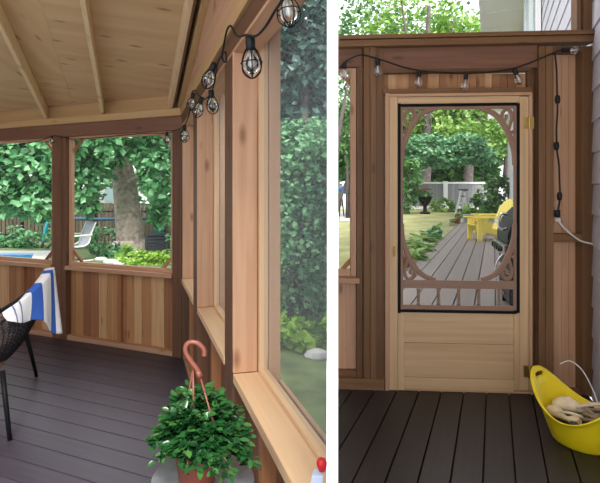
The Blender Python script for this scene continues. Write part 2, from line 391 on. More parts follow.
mb = MB(); fbox(mb, -.0, AEND, -.09, -.002, ZB, ZT, .45); mb.build('beam', 'beam', wb, .003)
mb = MB(); fbox(mb, -.0, AEND, -.09, .022, ZT, ZP, .4); mb.build('top_plate', 'golden', wb, .003)

def screen_window(name, label, a0, a1, z0, z1, boxf, ptf, na, nb, mat, braces, smat='screen', mitre=False, fw=.035):
    w = empty(name, ptf(a0, na, z0)); struct(w, label, 'window')
    mb = MB()
    boxf(mb, a0, a0+fw, na, nb, z0, z1, .6)
    if not mitre: boxf(mb, a1-fw, a1, na, nb, z0, z1, .6)
    boxf(mb, a0+fw, None if mitre else a1-fw, na, nb, z0, z0+fw, .7); boxf(mb, a0+fw, None if mitre else a1-fw, na, nb, z1-fw*.8, z1, .5)
    mb.build('window_frame', mat, w, .002)
    nm = (na+nb)/2; e = send(nm) if mitre else a1-fw
    mb = MB(); b = [ptf(a0+fw, nm, z0+fw), ptf(e, nm, z0+fw), ptf(e, nm, z1-fw*.8), ptf(a0+fw, nm, z1-fw*.8)]
    mb.v += b; mb.t += [.5]*4; mb.face([0, 1, 2, 3], [(0, 0)]*4); mb.build('screen', smat, w, recalc=False)
    if braces:
        k = .11
        for (ax, zx, da, dz) in ((a0+fw, z0+fw, 1, 1), (a1-fw, z0+fw, -1, 1), (a0+fw, z1-fw, 1, -1), (a1-fw, z1-fw, -1, -1)):
            mb = MB(); nf = nm-.012
            mb.bar(ptf(ax-da*.01, nf, zx+dz*k), ptf(ax+da*k, nf, zx-dz*.01), .028, .018, n1); mb.build('corner_brace', 'cedar', w)
    return w
screen_window('window_1', 'screened opening left of the brown post, looking on the pool', pb1+.003, AEND, ZS, ZB, fbox, FW, -.075, -.035, 'cedar_clear', True)
screen_window('window_2', 'screened opening in the back wall looking on the big tree trunk', pc+.003, pb0-.003, ZS, ZB, fbox, FW, -.075, -.035, 'cedar_clear', True)

ZSS, ZBS = .69, 1.99
# ---- side wall with three screened openings
ws = empty('wall_side', SW(0, 0, 0)); struct(ws, 'cedar side wall with three tall screened openings beside the plant', 'wall')
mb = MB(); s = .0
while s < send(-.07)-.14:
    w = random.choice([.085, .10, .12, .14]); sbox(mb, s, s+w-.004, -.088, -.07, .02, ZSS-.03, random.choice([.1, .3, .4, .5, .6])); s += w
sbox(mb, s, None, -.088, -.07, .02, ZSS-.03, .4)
mb.build('wainscot_board', 'brownpost', ws)  # cedar boards given the darker post wood, which stands in for shade
mb = MB(); sbox(mb, 0, None, -.07, -.012, 0, .045, .4); mb.build('bottom_plate', 'cedar_clear', ws, .002)
SY = lambda Y: (KY-Y)*LEN2
posts = [(.0, SY(4.075)), (SY(3.29), SY(3.06)), (SY(2.14), SY(1.94))]
for i, (s0, s1) in enumerate(posts):
    mb = MB(); z0 = 0
    sbox(mb, s0, s1-.024, -.095, 0 if i else -.005, z0, ZBS, .2)
    mb.build('post', 'brownpost', ws, .002)
    mb = MB(); sbox(mb, s1-.0235, s1, -.098, .003 if i else -.004, ZSS+.001, ZBS-.001, .7); mb.build('reveal_board', 'cedar_clear', ws, .002)
for s0 in (.42, 1.50, 2.55, 2.95):
    mb = MB(); sbox(mb, s0, s0+.04, -.07, -.02, .045, ZSS-.04, .3); mb.build('stud', 'cedar', ws)
mb = MB()
for i in range(3):
    s0 = posts[i][1]+.001; s1 = posts[i+1][0]-.001 if i < 2 else None
    mb = MB(); sbox(mb, s0, s1, -.10, .004, ZSS-.036, ZSS, .5); mb.build('sill', 'sill', ws, .002)
    mb = MB(); sbox(mb, s0, s1, -.174, -.137, ZSS-.08, ZSS-.035, .5); mb.build('outer_sill', 'greytrim', ws)
mb = MB(); sbox(mb, 0, None, -.095, -.003, ZBS+.016, ZT, .3); mb.build('beam', 'brownpost', ws, .003)
mb = MB(); sbox(mb, 0, None, -.098, .0, ZBS, ZBS+.015, .7); mb.build('head_board', 'cedar_clear', ws, .002)
mb = MB(); sbox(mb, 0, None, -.095, .012, ZT, ZP, .5); mb.build('top_plate', 'golden', ws, .003)
for i, nm in enumerate(('corner opening of the side wall, farthest from the viewer', 'middle screened opening of the side wall', 'nearest screened opening of the side wall with the green hedge outside')):
    s0 = posts[i][1]+.002; s1 = posts[i+1][0]-.002 if i < 2 else 2.9
    w = screen_window('window_%d' % (i+3), nm, s0, s1, ZSS-.01, 2.085, sbox, SW, -.135, -.10, 'sill', False, 'screen_side_haze', mitre=(i == 2), fw=.028)
    mb = MB(); sbox(mb, s0, s0+.035, -.185, -.137, ZSS-.07, 2.12, .7)
    if i < 2: sbox(mb, s1-.035, s1, -.185, -.137, ZSS-.07, 2.12, .7)
    sbox(mb, s0+.035, s1-.035 if i < 2 else None, -.192, -.175, ZSS-.08, ZSS-.025, .9); sbox(mb, s0+.035, s1-.035 if i < 2 else None, -.185, -.137, 2.08, 2.12, .6)
    mb.build('outer_frame', 'jamb', w, .002)
    mb = MB(); sbox(mb, s0, s0+.012, -.137, -.135, ZSS+.03, ZBS-.02, .1); mb.build('weather_strip', 'greytrim', w)

# ---- sloping roof: plywood on rafters that rise towards the viewer
SL = .214
def RF(a, s, up): return FW(a, 0, 0)+e2*s+Vector((0, 0, ZP+up+SL*s))
ce = empty('ceiling', RF(0, 0, .12)); struct(ce, 'sloping plywood porch ceiling on pale rafters', 'ceiling')
mb = MB()
SEND = 4.25
for i, (s0, s1) in enumerate(((-.25, .62), (.623, 1.84), (1.843, 3.06), (3.063, SEND))):
    for (a0, a1) in ((-.16, 1.2), (1.203, 2.42), (2.423, 4.4)):
        P = [RF(a0, s0, .13), RF(a1, s0, .13), RF(a1, s1, .13), RF(a0, s1, .13)]
        mb.hexa(P+[p+Vector((0, 0, .016)) for p in P], random.uniform(.2, .8))
mb.build('plywood', 'ply', ce)
def rafter(a, mat, w=.04, hgt=.125, s0=-.04, low=.0, tone=.5, name='rafter'):
    P = [RF(a-w/2, s0, low), RF(a+w/2, s0, low), RF(a+w/2, SEND, low), RF(a-w/2, SEND, low)]
    mb = MB(); mb.hexa(P+[p+Vector((0, 0, hgt)) for p in P], tone); mb.build(name, mat, ce, .003)
for px in (102.5, 46, 170.5, -30, -80): rafter(afar(px), 'rafter')
rafter(afar(170.5)+2.3, 'rafter')
rafter(.085, 'beam', .02, .125, tone=.2, name='blocking'); rafter(.015, 'golden', .05)
mb = MB(); ZQ = ZP+.002
mb.prism([SW(.0, -.01, ZQ), SW(3.05, -.01, ZQ), SW(3.05, -.01, ZQ+.0+SL*3.05), SW(.0, -.01, ZQ+.004)], n2*-.03); mb.build('gable_infill', 'cedar_clear', ce)
mb = MB(); fbox(mb, 0, AEND+.6, -.07, -.03, ZP+.001, ZP+.12, .2); mb.build('blocking', 'golden', ce)

# ================================================================== DIVIDER: made-up partition filling the white strip between the two porch views
D0 = .90; T0 = 11.0/480*D0
def dv(Y, side): return Vector((DIVL*Y+(T0 if side else 0), Y, 0))
mb = MB(); Y1 = 9.0
mb.hexa([dv(D0, 0)+Vector((0,0,-.3)), dv(D0, 1)+Vector((0,0,-.3)), dv(Y1, 1)+Vector((0,0,-.3)), dv(Y1, 0)+Vector((0,0,-.3)),
         dv(D0, 0)+Vector((0,0,2.6)), dv(D0, 1)+Vector((0,0,2.6)), dv(Y1, 1)+Vector((0,0,2.6)), dv(Y1, 0)+Vector((0,0,2.6))])
struct(mb.build('wall_divider', 'divider'), 'white strip between the two porch views, made up as a thin partition', 'wall')

# ================================================================== RIGHT PORCH
RK = .069
rl = math.sqrt(1+RK*RK); wR = Vector((1, -RK, 0))/rl; nR = Vector((-RK, -1, 0))/rl
def RY(px): q = (px-PX)/F; return 3.536/(1+RK*q)
def RP(px, py, n=0.0):
    Y = RY(px); return at(px, py, Y)+nR*n
def rbox(mb, x0, x1, y0, y1, na, nb, tone=None):
    xm = (x0+x1)/2; Y = RY(xm); zt, zb = H-(y0-PY)/F*Y, H-(y1-PY)/F*Y
    A, B = RP(x0, PY), RP(x1, PY); A.z = B.z = 0; U = lambda z: Vector((0, 0, z))
    return mb.hexa([A+nR*na+U(zb), B+nR*na+U(zb), B+nR*nb+U(zb), A+nR*nb+U(zb), A+nR*na+U(zt), B+nR*na+U(zt), B+nR*nb+U(zt), A+nR*nb+U(zt)], tone)
def sidX(Y): return .698+.529*Y
hd = Vector((.529, 1, 0)).normalized(); hn = Vector((-1, .529, 0)).normalized()     # house wall direction, outward normal
ra, rb = RP(338.5, PY), RP(592, PY)
regR = [(D0*DIVL+T0+.002, D0), (ra.x, ra.y+.06), (rb.x, rb.y+.06), (sidX(3.1), 3.1), (2.7, 3.1), (2.7, D0)]
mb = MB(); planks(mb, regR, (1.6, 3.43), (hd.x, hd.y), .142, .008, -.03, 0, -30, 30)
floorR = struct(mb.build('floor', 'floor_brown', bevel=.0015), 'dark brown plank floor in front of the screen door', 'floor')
mb = MB(); mb.prism([(p[0], p[1], -.16) for p in regR], (0, 0, .125)); mb.build('joist_bed', 'blackplastic', floorR)

wd = empty('wall_front', RP(465, 393)); struct(wd, 'brown lumber wall framing the screen door', 'wall')
def rpart(name, mat, *boxes, parent=None, bevel=.002):
    mb = MB()
    for b in boxes: rbox(mb, *b)
    return mb.build(name, mat, parent or wd, bevel)
FL = 397
rpart('cap_board', 'treated', (338.5, 593, 34.5, 38.5, -.10, .05, .7), (338.5, 593, 39, 45.5, -.08, .035, .6))
rpart('beam', 'beam', (376, 539, 45.8, 68, -.09, -.02, .45))
rpart('beam', 'beam', (338.5, 362, 47, 66, -.09, -.02, .35))
rpart('header', 'treated', (383, 532, 88, 93, -.09, .0, .5), (383, 532, 68, 71, -.09, -.015, .1))
mb = MB(); x = 384
while x < 531: w = random.choice([7, 9, 12]); rbox(mb, x, min(x+w-.5, 531), 71, 88, -.09, -.075, random.choice([.2, .4, .6, .8, .95])); x += w
mb.build('header_boards', 'cedar', wd)
for x0, x1, nn, tn in ((357.5, 363.5, -.03, .25), (363.8, 370, 0, .6), (370.2, 376, .005, .75), (376.2, 384.5, -.015, .3)):
    rpart('post', 'treated', (x0, x1, 46, FL, -.09, nn, tn))
for x0, x1, nn, tn in ((531.5, 538.8, -.06, .0), (539, 545.5, .0, .45), (545.7, 553, .005, .7), (582.5, 594, .0, .4)):
    rpart('post', 'treated', (x0, x1, 46, FL, -.09, nn, tn))
for x0, x1 in ((577, 581), (583.5, 592)):
    rpart('post', 'treated', (x0, x1, -25, 34.4, -.07, .0, .35))
mb = MB(); x = 553.2
for w, t in ((7, .55), (8, .95), (7, .7), (7.2, .5)): rbox(mb, x, x+w-.3, 50, FL-4, -.09, -.075, t); x += w
mb.build('wainscot_board', 'cedar_clear', wd)
rpart('threshold', 'jamb', (384.8, 545, 390.3, 394, -.09, .0, .3))
rpart('brace', 'treated', (553.2, 582.3, 234, 242, -.074, -.005, .5)); rpart('bottom_plate', 'treated', (553.2, 582.3, FL-6, FL, -.074, -.005, .5))
rpart('brace', 'treated', (553.2, 582.3, 45.8, 52, -.074, -.01, .2))
mb = MB(); x = 338.7
for w, t in ((9, .75), (11.5, .65)): rbox(mb, x, x+w-.2, 284, 372, -.09, -.07, t); x += w
mb.build('wainscot_board', 'cedar_clear', wd)
rpart('bottom_plate', 'treated', (338.5, 357, 372, 378, -.07, -.02, .5), (338.5, 384, 378.5, FL-6, -.07, .012, .9))
rpart('sill', 'cedar_clear', (338.5, 359, 278, 283, -.10, .02, .25))
wn = empty('window_6', RP(345, 278)); struct(wn, 'narrow screened opening left of the screen door', 'window')
rpart('window_frame', 'cedar_clear', (351.5, 357, 67, 277.5, -.075, -.035, .4), (338.5, 351.3, 67, 70, -.075, -.035, .4), (338.5, 351.3, 270, 277.5, -.075, -.035, .4), parent=wn)
mb = MB(); mb.v += [RP(338.5, 70, -.055), RP(351.5, 70, -.055), RP(351.5, 270, -.055), RP(338.5, 270, -.055)]; mb.t += [.5]*4; mb.face([0,1,2,3], [(0,0)]*4); mb.build('screen', 'screen', wn, recalc=False)
mb = MB(); mb.bar(RP(344, 271, -.08), RP(353, 261, -.08), .03, .018, nR, .5); mb.build('corner_brace', 'cedar', wn)
mb = MB(); mb.bar(RP(343, 70, -.08), RP(353, 82, -.08), .03, .018, nR, .5); mb.build('corner_brace', 'cedar', wn)

# ---- the screen door
dr = empty('door_1', RP(460, 391)); struct(dr, 'pale pine screen door with scrolled corner brackets and turned spindles', 'door')
rpart('door_jamb', 'jamb', (384.8, 389, 93.5, 391, -.05, .012, .3), (528.6, 531.7, 93.5, 391, -.05, .012, .5), (384.8, 531.2, 93.3, 96.3, -.05, .014, .3), parent=dr)
DN0, DN1 = -.035, .005
rpart('stile', 'pine_door', (389.3, 397.5, 96.6, 390, DN0, DN1, .5), parent=dr)
rpart('stile', 'pine_door', (519.5, 528.3, 96.6, 390, DN0, DN1, .4), parent=dr)
rpart('rail', 'pine_door', (397.7, 519.3, 96.6, 103.3, DN0, DN1, .4), parent=dr)
rpart('stile', 'pine_door', (397.7, 404, 313, 390, DN0, DN1, .55), parent=dr)
rpart('stile', 'pine_door', (514, 519.3, 313, 390, DN0, DN1, .45), parent=dr)
rpart('lower_panel', 'pine_door', (404.1, 513.9, 313.2, 343.6, DN0, DN1-.008, .55), (404.1, 513.9, 344, 378, DN0, DN1-.006, .5), (404.1, 513.9, 378.3, 390, DN0, DN1-.002, .6), parent=dr)
rpart('screen_frame', 'black', (397.7, 400.4, 103.5, 312.8, -.02, .009), (516.6, 519.3, 103.5, 312.8, -.02, .009), (400.5, 516.5, 103.5, 106.2, -.02, .009), (400.5, 516.5, 310.2, 312.8, -.02, .009), parent=dr, bevel=.001)
mb = MB(); mb.v += [RP(400.5, 106, -.018), RP(516.5, 106, -.018), RP(516.5, 310, -.018), RP(400.5, 310, -.018)]; mb.t += [.5]*4; mb.face([0,1,2,3], [(0,0)]*4); mb.build('screen', 'screen', dr, recalc=False)
rpart('ornament_frame', 'ornament', (400.6, 403, 106.4, 310, -.014, .004, .5), (514, 516.4, 106.4, 310, -.014, .004, .5), (403.1, 513.9, 106.4, 109, -.014, .004, .4), (403.1, 513.9, 280.5, 288.5, -.014, .006, .6), (403.1, 513.9, 305.5, 310, -.014, .004, .8), parent=dr, bevel=.001)
for px in (418.5, 438.7, 459, 479, 499.3):
    mb = MB(); b = RP(px, 305.3, -.005); t = RP(px, 288.7, -.005); h = t.z-b.z
    prof = [(.012, 0), (.012, .12), (.007, .18), (.012, .26), (.008, .34), (.013, .44), (.009, .5), (.013, .58), (.008, .66), (.012, .74), (.007, .82), (.012, .88), (.012, 1)]
    mb.lathe([(r, z*h) for r, z in prof], b, 12); mb.build('spindle', 'ornament', dr)
def bracket(cx, cy, fx, fy):
    X = lambda x, y: RP(cx+fx*x, cy+fy*y, -.004)
    mb = MB()
    arc = catmull([X(-.3, 58), X(.2, 45), X(3, 34), X(8, 22), X(14, 12.5), (X(22, 5.5)), X(33, 1.5)], 6)
    mb.ribbon(arc, nR, [.030+.008*math.sin(i/len(arc)*PI) for i in range(len(arc))], .018, .4)
    sc = catmull([X(6.5, 25), X(4.2, 17), X(2.6, 10), X(4.2, 4), X(8.2, 2.2), X(12, 6), X(12.4, 11.5), X(9.5, 12.2), X(8, 9.2), X(9.6, 7.6)], 6)
    mb.ribbon(sc, nR, [.017+.007*math.sin(i/len(sc)*PI) for i in range(len(sc))], .016, .35)
    b = X(1.6, 24.5); mb.lathe([(0, -.015), (.013, -.009), (.016, 0), (.013, .009), (0, .015)], b, 10)
    mb.build('corner_bracket', 'ornament', dr)
bracket(402.2, 107.2, 1, 1); bracket(514.8, 107.2, -1, 1); bracket(402.2, 281.5, 1, -1); bracket(514.8, 281.5, -1, -1)
for py in (123, 371):
    mb = MB(); rbox(mb, 523.2, 527.9, py-6, py+6, .006, .009); rbox(mb, 529, 533, py-6, py+6, .013, .016)
    p = RP(528.5, py+6.5, .013); mb.tube([p, p+Vector((0,0,.09))], .006, 10); mb.build('hinge', 'brass', dr, .001)
mb = MB(); rbox(mb, 392.3, 395, 244, 257, .006, .010); mb.tube([RP(393.6, 246, .01), RP(393.6, 248, .03), RP(393.6, 254, .03), RP(393.6, 256, .01)], .004, 8)
mb.build('door_handle', 'brass', dr, .001)
# ---- roof over the right porch (above the picture)
mb = MB(); P = [(.50, -.9, 2.95), (.50, 2.2, 2.95), (.70, 3.30, 2.95), (sidX(3.30), 3.30, 2.95), (2.7, 3.1, 2.95), (2.7, -.9, 2.95)]
mb.prism(P, (0, 0, .03)); struct(mb.build('ceiling', 'ply'), 'roof over the porch with the screen door', 'ceiling')
mb = MB(); mb.abox(2.70, 2.82, -.9, 3.1, -.05, 3.0); struct(mb.build('wall_right', 'siding'), 'unseen house wall added on the right to dim the porch with the screen door', 'wall')  # put in out of view to cut the light reaching the door wall
mb = MB(); mb.abox(1.55, 2.82, -1.02, -.9, -.05, 2.95); struct(mb.build('wall_shade_rear', 'siding'), 'unseen wall added to shade the right rear of the porch with the screen door', 'wall')  # added behind the camera to darken the corner, tub and siding
# ---- house wall with lap siding, soffit, window
hw = empty('wall_house', (sidX(3.4), 3.4, 0)); struct(hw, 'grey lilac lap siding of the house on the right', 'wall')
mb = MB(); z = -.02
def HP(Y, out, z): return Vector((sidX(Y), Y, 0))+hn*out+Vector((0, 0, z))
LAP = .215
while z < 5.5:
    z1 = min(z+LAP, 5.5)
    mb.hexa([HP(3.1,-.05,z), HP(24,-.05,z), HP(24,.012,z), HP(3.1,.012,z), HP(3.1,-.05,z1), HP(24,-.05,z1), HP(24,.001,z1), HP(3.1,.001,z1)], .5); z += LAP
mb.build('siding', 'siding', hw)
mb = MB()
mb.hexa([HP(4.5,0,5.5), HP(26,0,5.5), HP(26,.86,5.5), HP(4.5,.86,5.5), HP(4.5,0,5.53), HP(26,0,5.53), HP(26,.86,5.53), HP(4.5,.86,5.53)], .5)
for i in range(22):
    y = 4.5+i; mb.hexa([HP(y,0,5.485), HP(y+.06,0,5.485), HP(y+.06,.86,5.485), HP(y,.86,5.485), HP(y,0,5.5), HP(y+.06,0,5.5), HP(y+.06,.86,5.5), HP(y,.86,5.5)], .5)
mb.build('soffit', 'soffit', hw)
mb = MB(); mb.hexa([HP(4.5,.86,5.42), HP(26,.86,5.42), HP(26,.90,5.42), HP(4.5,.90,5.42), HP(4.5,.86,5.62), HP(26,.86,5.62), HP(26,.90,5.62), HP(4.5,.90,5.62)], .5)
mb.build('fascia', 'white', hw)
hwin = empty('window_7', HP(8, .03, 3)); struct(hwin, 'upper window of the house under the white soffit', 'window')
mb = MB(); mb.hexa([HP(7,.02,2.9), HP(9.6,.02,2.9), HP(9.6,.05,2.9), HP(7,.05,2.9), HP(7,.02,5.3), HP(9.6,.02,5.3), HP(9.6,.05,5.3), HP(7,.05,5.3)]); mb.build('pane', 'glass', hwin)
mb = MB()
for y0, y1, z0, z1 in ((6.86, 7, 2.8, 5.4), (9.6, 9.74, 2.8, 5.4), (8.25, 8.35, 2.9, 5.3), (7, 9.6, 2.8, 2.9), (7, 9.6, 5.3, 5.4)):
    mb.hexa([HP(y0,.02,z0), HP(y1,.02,z0), HP(y1,.08,z0), HP(y0,.08,z0), HP(y0,.02,z1), HP(y1,.02,z1), HP(y1,.08,z1), HP(y0,.08,z1)])
mb.build('window_frame', 'white', hwin)

# ================================================================== FOLIAGE TOOLS
def foliage(mb, blobs, n, size, clip=None, shell=.45, rich=False, droop=.3, clump=.5, aspect=.75):
    tot = sum(b[1][0]*b[1][1]*b[1][2] for b in blobs)**1; vol = [ (b[1][0]*b[1][1]+b[1][1]*b[1][2]+b[1][0]*b[1][2]) for b in blobs]; sv = sum(vol)
    for (c, r), v in zip(blobs, vol):
        k = int(n*v/sv); ct = random.random()
        sub = [Vector((random.gauss(0,1), random.gauss(0,1), random.gauss(0,1))).normalized() for _ in range(max(3, k//22))]
        tn = [random.random() for _ in sub]
        for _ in range(k):
            i = random.randrange(len(sub)); d = (sub[i]*1.0+Vector((random.gauss(0,1), random.gauss(0,1), random.gauss(0,1)))*.22).normalized()
            rr = shell+(1-shell)*random.random()**.6
            p = Vector((c[0]+d.x*r[0]*rr, c[1]+d.y*r[1]*rr, c[2]+d.z*r[2]*rr))
            if clip:
                if p.y < .5: continue
                u, w = proj(p); m = size*F/p.y*.35
                if u-m < clip[0] or u+m > clip[1]: continue
            dr_ = Vector((random.gauss(0,1), random.gauss(0,1), random.gauss(0,.6)-droop)); up = (d+Vector((random.gauss(0,.5), random.gauss(0,.5), random.gauss(0,.5)+.6)))
            s = size*random.uniform(.6, 1.25)
            mb.leaf(p, dr_, up, s, s*aspect, min(1, max(0, clump*tn[i]+(1-clump)*random.random()+.12*(ct-.5))), rich=rich)
def bush(name, label, cat, c, blobs, n, size, mat, clip=None, group=None, stems=True, **kw):
    r = empty(name, c, label, cat, group); c = Vector(c)
    mb = MB(); foliage(mb, [(c+Vector(b[0]), b[1]) for b in blobs], n, size, clip, **kw); mb.build('foliage', mat, r, recalc=False)
    if stems:
        mb = MB()
        for b in blobs:
            p = c+Vector((b[0][0]*.3, b[0][1]*.3, 0)); q = c+Vector(b[0]); mb.tube([p, (p+q)/2+Vector((.02,.02,0)), q], [max(.006, b[1][0]*.07)]*2+[.004], 6)
        mb.build('stem', 'bark_dark', r)
    return r
def tree(name, label, c, trunk, radii, branches, blobs, n, size, mat, bark='bark', clip=None, group=None, **kw):
    r = empty(name, c, label, 'tree', group); c = Vector(c)
    mb = MB(); mb.tube(catmull([c+Vector(p) for p in trunk], 5), [radii[0]+(radii[-1]-radii[0])*i/((len(trunk)-1)*5) for i in range((len(trunk)-1)*5+1)], 14)
    # flare at the foot
    mb.lathe([(radii[0]*1.45, -.05), (radii[0]*1.2, .12), (radii[0]*1.02, .4)], c, 14); mb.build('trunk', bark, r)
    for pts, r0, r1 in branches:
        mb = MB(); q = catmull([c+Vector(p) for p in pts], 4); mb.tube(q, [r0+(r1-r0)*i/(len(q)-1) for i in range(len(q))], 8); mb.build('branch', bark, r)
    mb = MB(); foliage(mb, [(c+Vector(b[0]), b[1]) for b in blobs], n, size, clip, **kw); mb.build('foliage', mat, r, recalc=False)
    return r
CL = (-400, 332)     # the left garden stops at the divider
CR = (335, 900)
GZ = -.30
def lawnz(Y): return .12+max(0, Y-18.5)*.042

# ================================================================== LEFT GARDEN
mb = MB(); NP = 24
pts = [(-40, 4.6, GZ), (-2.8, 4.9, GZ), (SW(0,-.15,0).x, SW(0,-.15,0).y, GZ), (SW(2.4,-.15,0).x, SW(2.4,-.15,0).y, GZ), (DIVL*2.0-.003, 2.0, GZ), (DIVL*45-.003, 45, GZ), (-40, 45, GZ)]
pts[0] = (-40, 12, GZ); pts[1] = (FW(AEND+.6,-.15,0).x, FW(AEND+.6,-.15,0).y, GZ)
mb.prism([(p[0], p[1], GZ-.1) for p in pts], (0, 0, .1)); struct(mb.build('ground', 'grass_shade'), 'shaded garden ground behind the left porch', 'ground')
# pool
pl = empty('swimming_pool', at(10, 262, 12.2), 'blue swimming pool with pale edge, low in the left screened opening', 'pool'); pl.location.z = GZ
def G(px, Y, z=GZ): return Vector(((px-PX)/F*Y, Y, z))
mb = MB(); W = [G(-60, 11.7), G(31, 11.7), G(36, 13.2), G(-60, 13.2)]
mb.prism([w+Vector((0,0,.02)) for w in W], (0,0,.03)); mb.build('water', 'water', pl)
mb = MB()
for A, B in ((G(-60, 11.45), G(43, 11.45)), (G(-60, 13.42), G(44, 13.42))): mb.bar(A+Vector((0,0,.04)), B+Vector((0,0,.04)), .5, .08)
mb.bar(G(39, 11.2)+Vector((0,0,.04)), G(43, 13.6)+Vector((0,0,.04)), .42, .081); mb.build('coping', 'offwhite_metal', pl)
# wooden fence
fy = 17.0
fn = empty('wooden_fence', G(60, fy), 'old brown wooden board fence behind the big tree', 'fence')
mb = MB(); x = -12.5
while x < DIVL*fy-.4: mb.abox(x, x+.135, fy, fy+.025, GZ, 1.06+random.uniform(-.012, .012)); x += .145
mb.build('boards', 'oldfence', fn); mb = MB(); mb.abox(-12.5, DIVL*fy-.4, fy+.026, fy+.07, .7, .79); mb.abox(-12.5, DIVL*fy-.4, fy+.026, fy+.07, -.1, -.01); mb.build('rail', 'oldfence', fn)
# iron fence
iy = 15.6
fi = empty('iron_fence', G(60, iy), 'black metal picket fence in front of the brown boards', 'fence')
for px in (-50, 22, 96, 165, 225):
    mb = MB(); p = G(px, iy); mb.abox(p.x-.035, p.x+.035, iy-.035, iy+.035, GZ, 1.0); mb.build('post', 'black', fi)
mb = MB(); x = -11
while x < DIVL*iy-.6: mb.abox(x, x+.016, iy-.008, iy+.008, GZ+.08, .92); x += .12
mb.build('pickets', 'black', fi)
for z in (.80, .05): mb = MB(); mb.abox(-11, DIVL*iy-.6, iy-.015, iy+.015, z, z+.035); mb.build('rail', 'black', fi)
# neighbour's house
nh = empty('house', G(108, 27), 'pale neighbouring house glimpsed between leaves above the fence', 'house')
mb = MB(); A = G(92, 27); B = G(128, 27); mb.abox(A.x, B.x, 27, 32, GZ, 2.6); mb.build('wall', 'white', nh)
mb = MB(); mb.prism([(A.x-.3, 26.8, 2.6), (B.x+.3, 26.8, 2.6), ((A.x+B.x)/2, 26.8, 3.9)], (0, 5.4, 0)); mb.build('roof', 'siding', nh)
w0 = G(105, 27); mb = MB(); mb.abox(w0.x, w0.x+.5, 26.96, 26.995, .9, 1.9); mb.build('window', 'glass', nh)
# the maple
tb = G(131, 13.6)
sc = 13.6/F
def TP(px, py, dy=0): v = at(px, py, 13.6+dy)-tb; return (v.x, v.y, v.z)
tree('maple_tree', 'big leafy maple with a thick grey brown trunk behind the back wall', tb,
     [TP(131, 254), TP(129, 225), TP(126, 195), TP(122, 170), TP(117, 150), TP(112, 128), TP(108, 100)], [.41, .24],
     [([TP(122, 170), TP(133, 150), TP(143, 135, -.4), TP(150, 110, -.6)], .22, .10), ([TP(117, 152), TP(108, 150, -.5), TP(96, 147, -1), TP(84, 150, -1.3)], .12, .05), ([TP(124, 185), TP(135, 178, -.6), TP(148, 176, -1.2)], .07, .03)],
     [(TP(86, 165, -1.6), (1.0, .7, .9)), (TP(87, 188, -1.4), (.6, .6, .7)), (TP(82, 148, -1.8), (1.1, .8, .9)), (TP(100, 147, -1.6), (.7, .7, .6)), (TP(155, 150, -1.2), (.75, .8, .7)),
      (TP(163, 180, -1.4), (.7, .7, .95)), (TP(163, 205, -1.2), (.5, .5, .6)), (TP(36, 165, -1.5), (1.1, .8, .9)), (TP(15, 165, -1.5), (1.0, .8, .9)),
      (TP(20, 195, -1.5), (1.1, .7, .6)), (TP(40, 200, -1.6), (.65, .6, .55)), (TP(-10, 180, -1.5), (1.0, .8, 1.0)), (TP(30, 140, -1.5), (1.3, .8, .8)), (TP(120, 120, -1.5), (1.6, .9, .8)), (TP(168, 140, .5), (1.2, .8, 1.2)), (TP(60, 130, -1.5), (1.5, .9, .8))],
     11000, .21, 'leaf_maple', clip=CL, clump=.6)
# farther trees of the left garden
for i, (px, Y, h, lab) in enumerate(((20, 21, 7, 'tall tree behind the wooden fence, at the far left'), (92, 23, 8, 'tall tree behind the neighbouring pale house'), (160, 20.5, 8, 'tall tree behind the fence, right of the maple'), (225, 19, 8.5, 'tall tree behind the fence, seen past the corner post'))):
    c = G(px, Y)
    tree('tree', lab, c, [(0,0,0), (.1,0,h*.3), (.0,0,h*.6), (.1,0,h*.85)], [.25, .08], [([(.05,0,h*.4), (.9,.2,h*.6), (1.4,0,h*.75)], .1, .04), ([(.0,0,h*.45), (-.9,-.2,h*.6), (-1.5,0,h*.72)], .1, .04)],
         [((0,0,h*.8), (2.2,1.4,1.6)), ((1.3,0,h*.58), (1.7,1.2,1.4)), ((-1.3,0,h*.58), (1.7,1.2,1.4)), ((0,-.5,h*.38), (1.8,1.0,1.2))], 2600, .34, 'leaf_back', 'bark_dark', CL)
for px, Y, lab in ((262, 14.2, 'bushy tree inside the fence, seen past the middle side opening'), (300, 13.6, 'bushy tree inside the fence behind the conifer')):
    bush('bushy_tree', lab, 'tree', G(px, Y), [((0,0,1.6), (1.2,.7,1.8)), ((.5,0,3.6), (1.2,.7,1.6)), ((-.5,0,4.6), (1.2,.7,1.6)), ((.3,0,6.2), (1.1,.7,1.4))], 2600, .30, 'leaf_dark', CL, clump=.6)
# fence-side shrubs
for px, Y, lab in ((14, 15.2, 'low dark shrub in front of the iron fence beyond the pool'), (42, 15.0, 'small green shrub beside the brown post, behind the pool'), (104, 14.9, 'loose shrub in front of the fence, left of the trunk')):
    bush('shrub', lab, 'shrub', G(px, Y), [((0,0,.35), (.7,.4,.4)), ((.5,0,.3), (.5,.3,.3)), ((-.6,0,.25), (.5,.3,.3))], 420, .14, 'leaf_maple', CL)
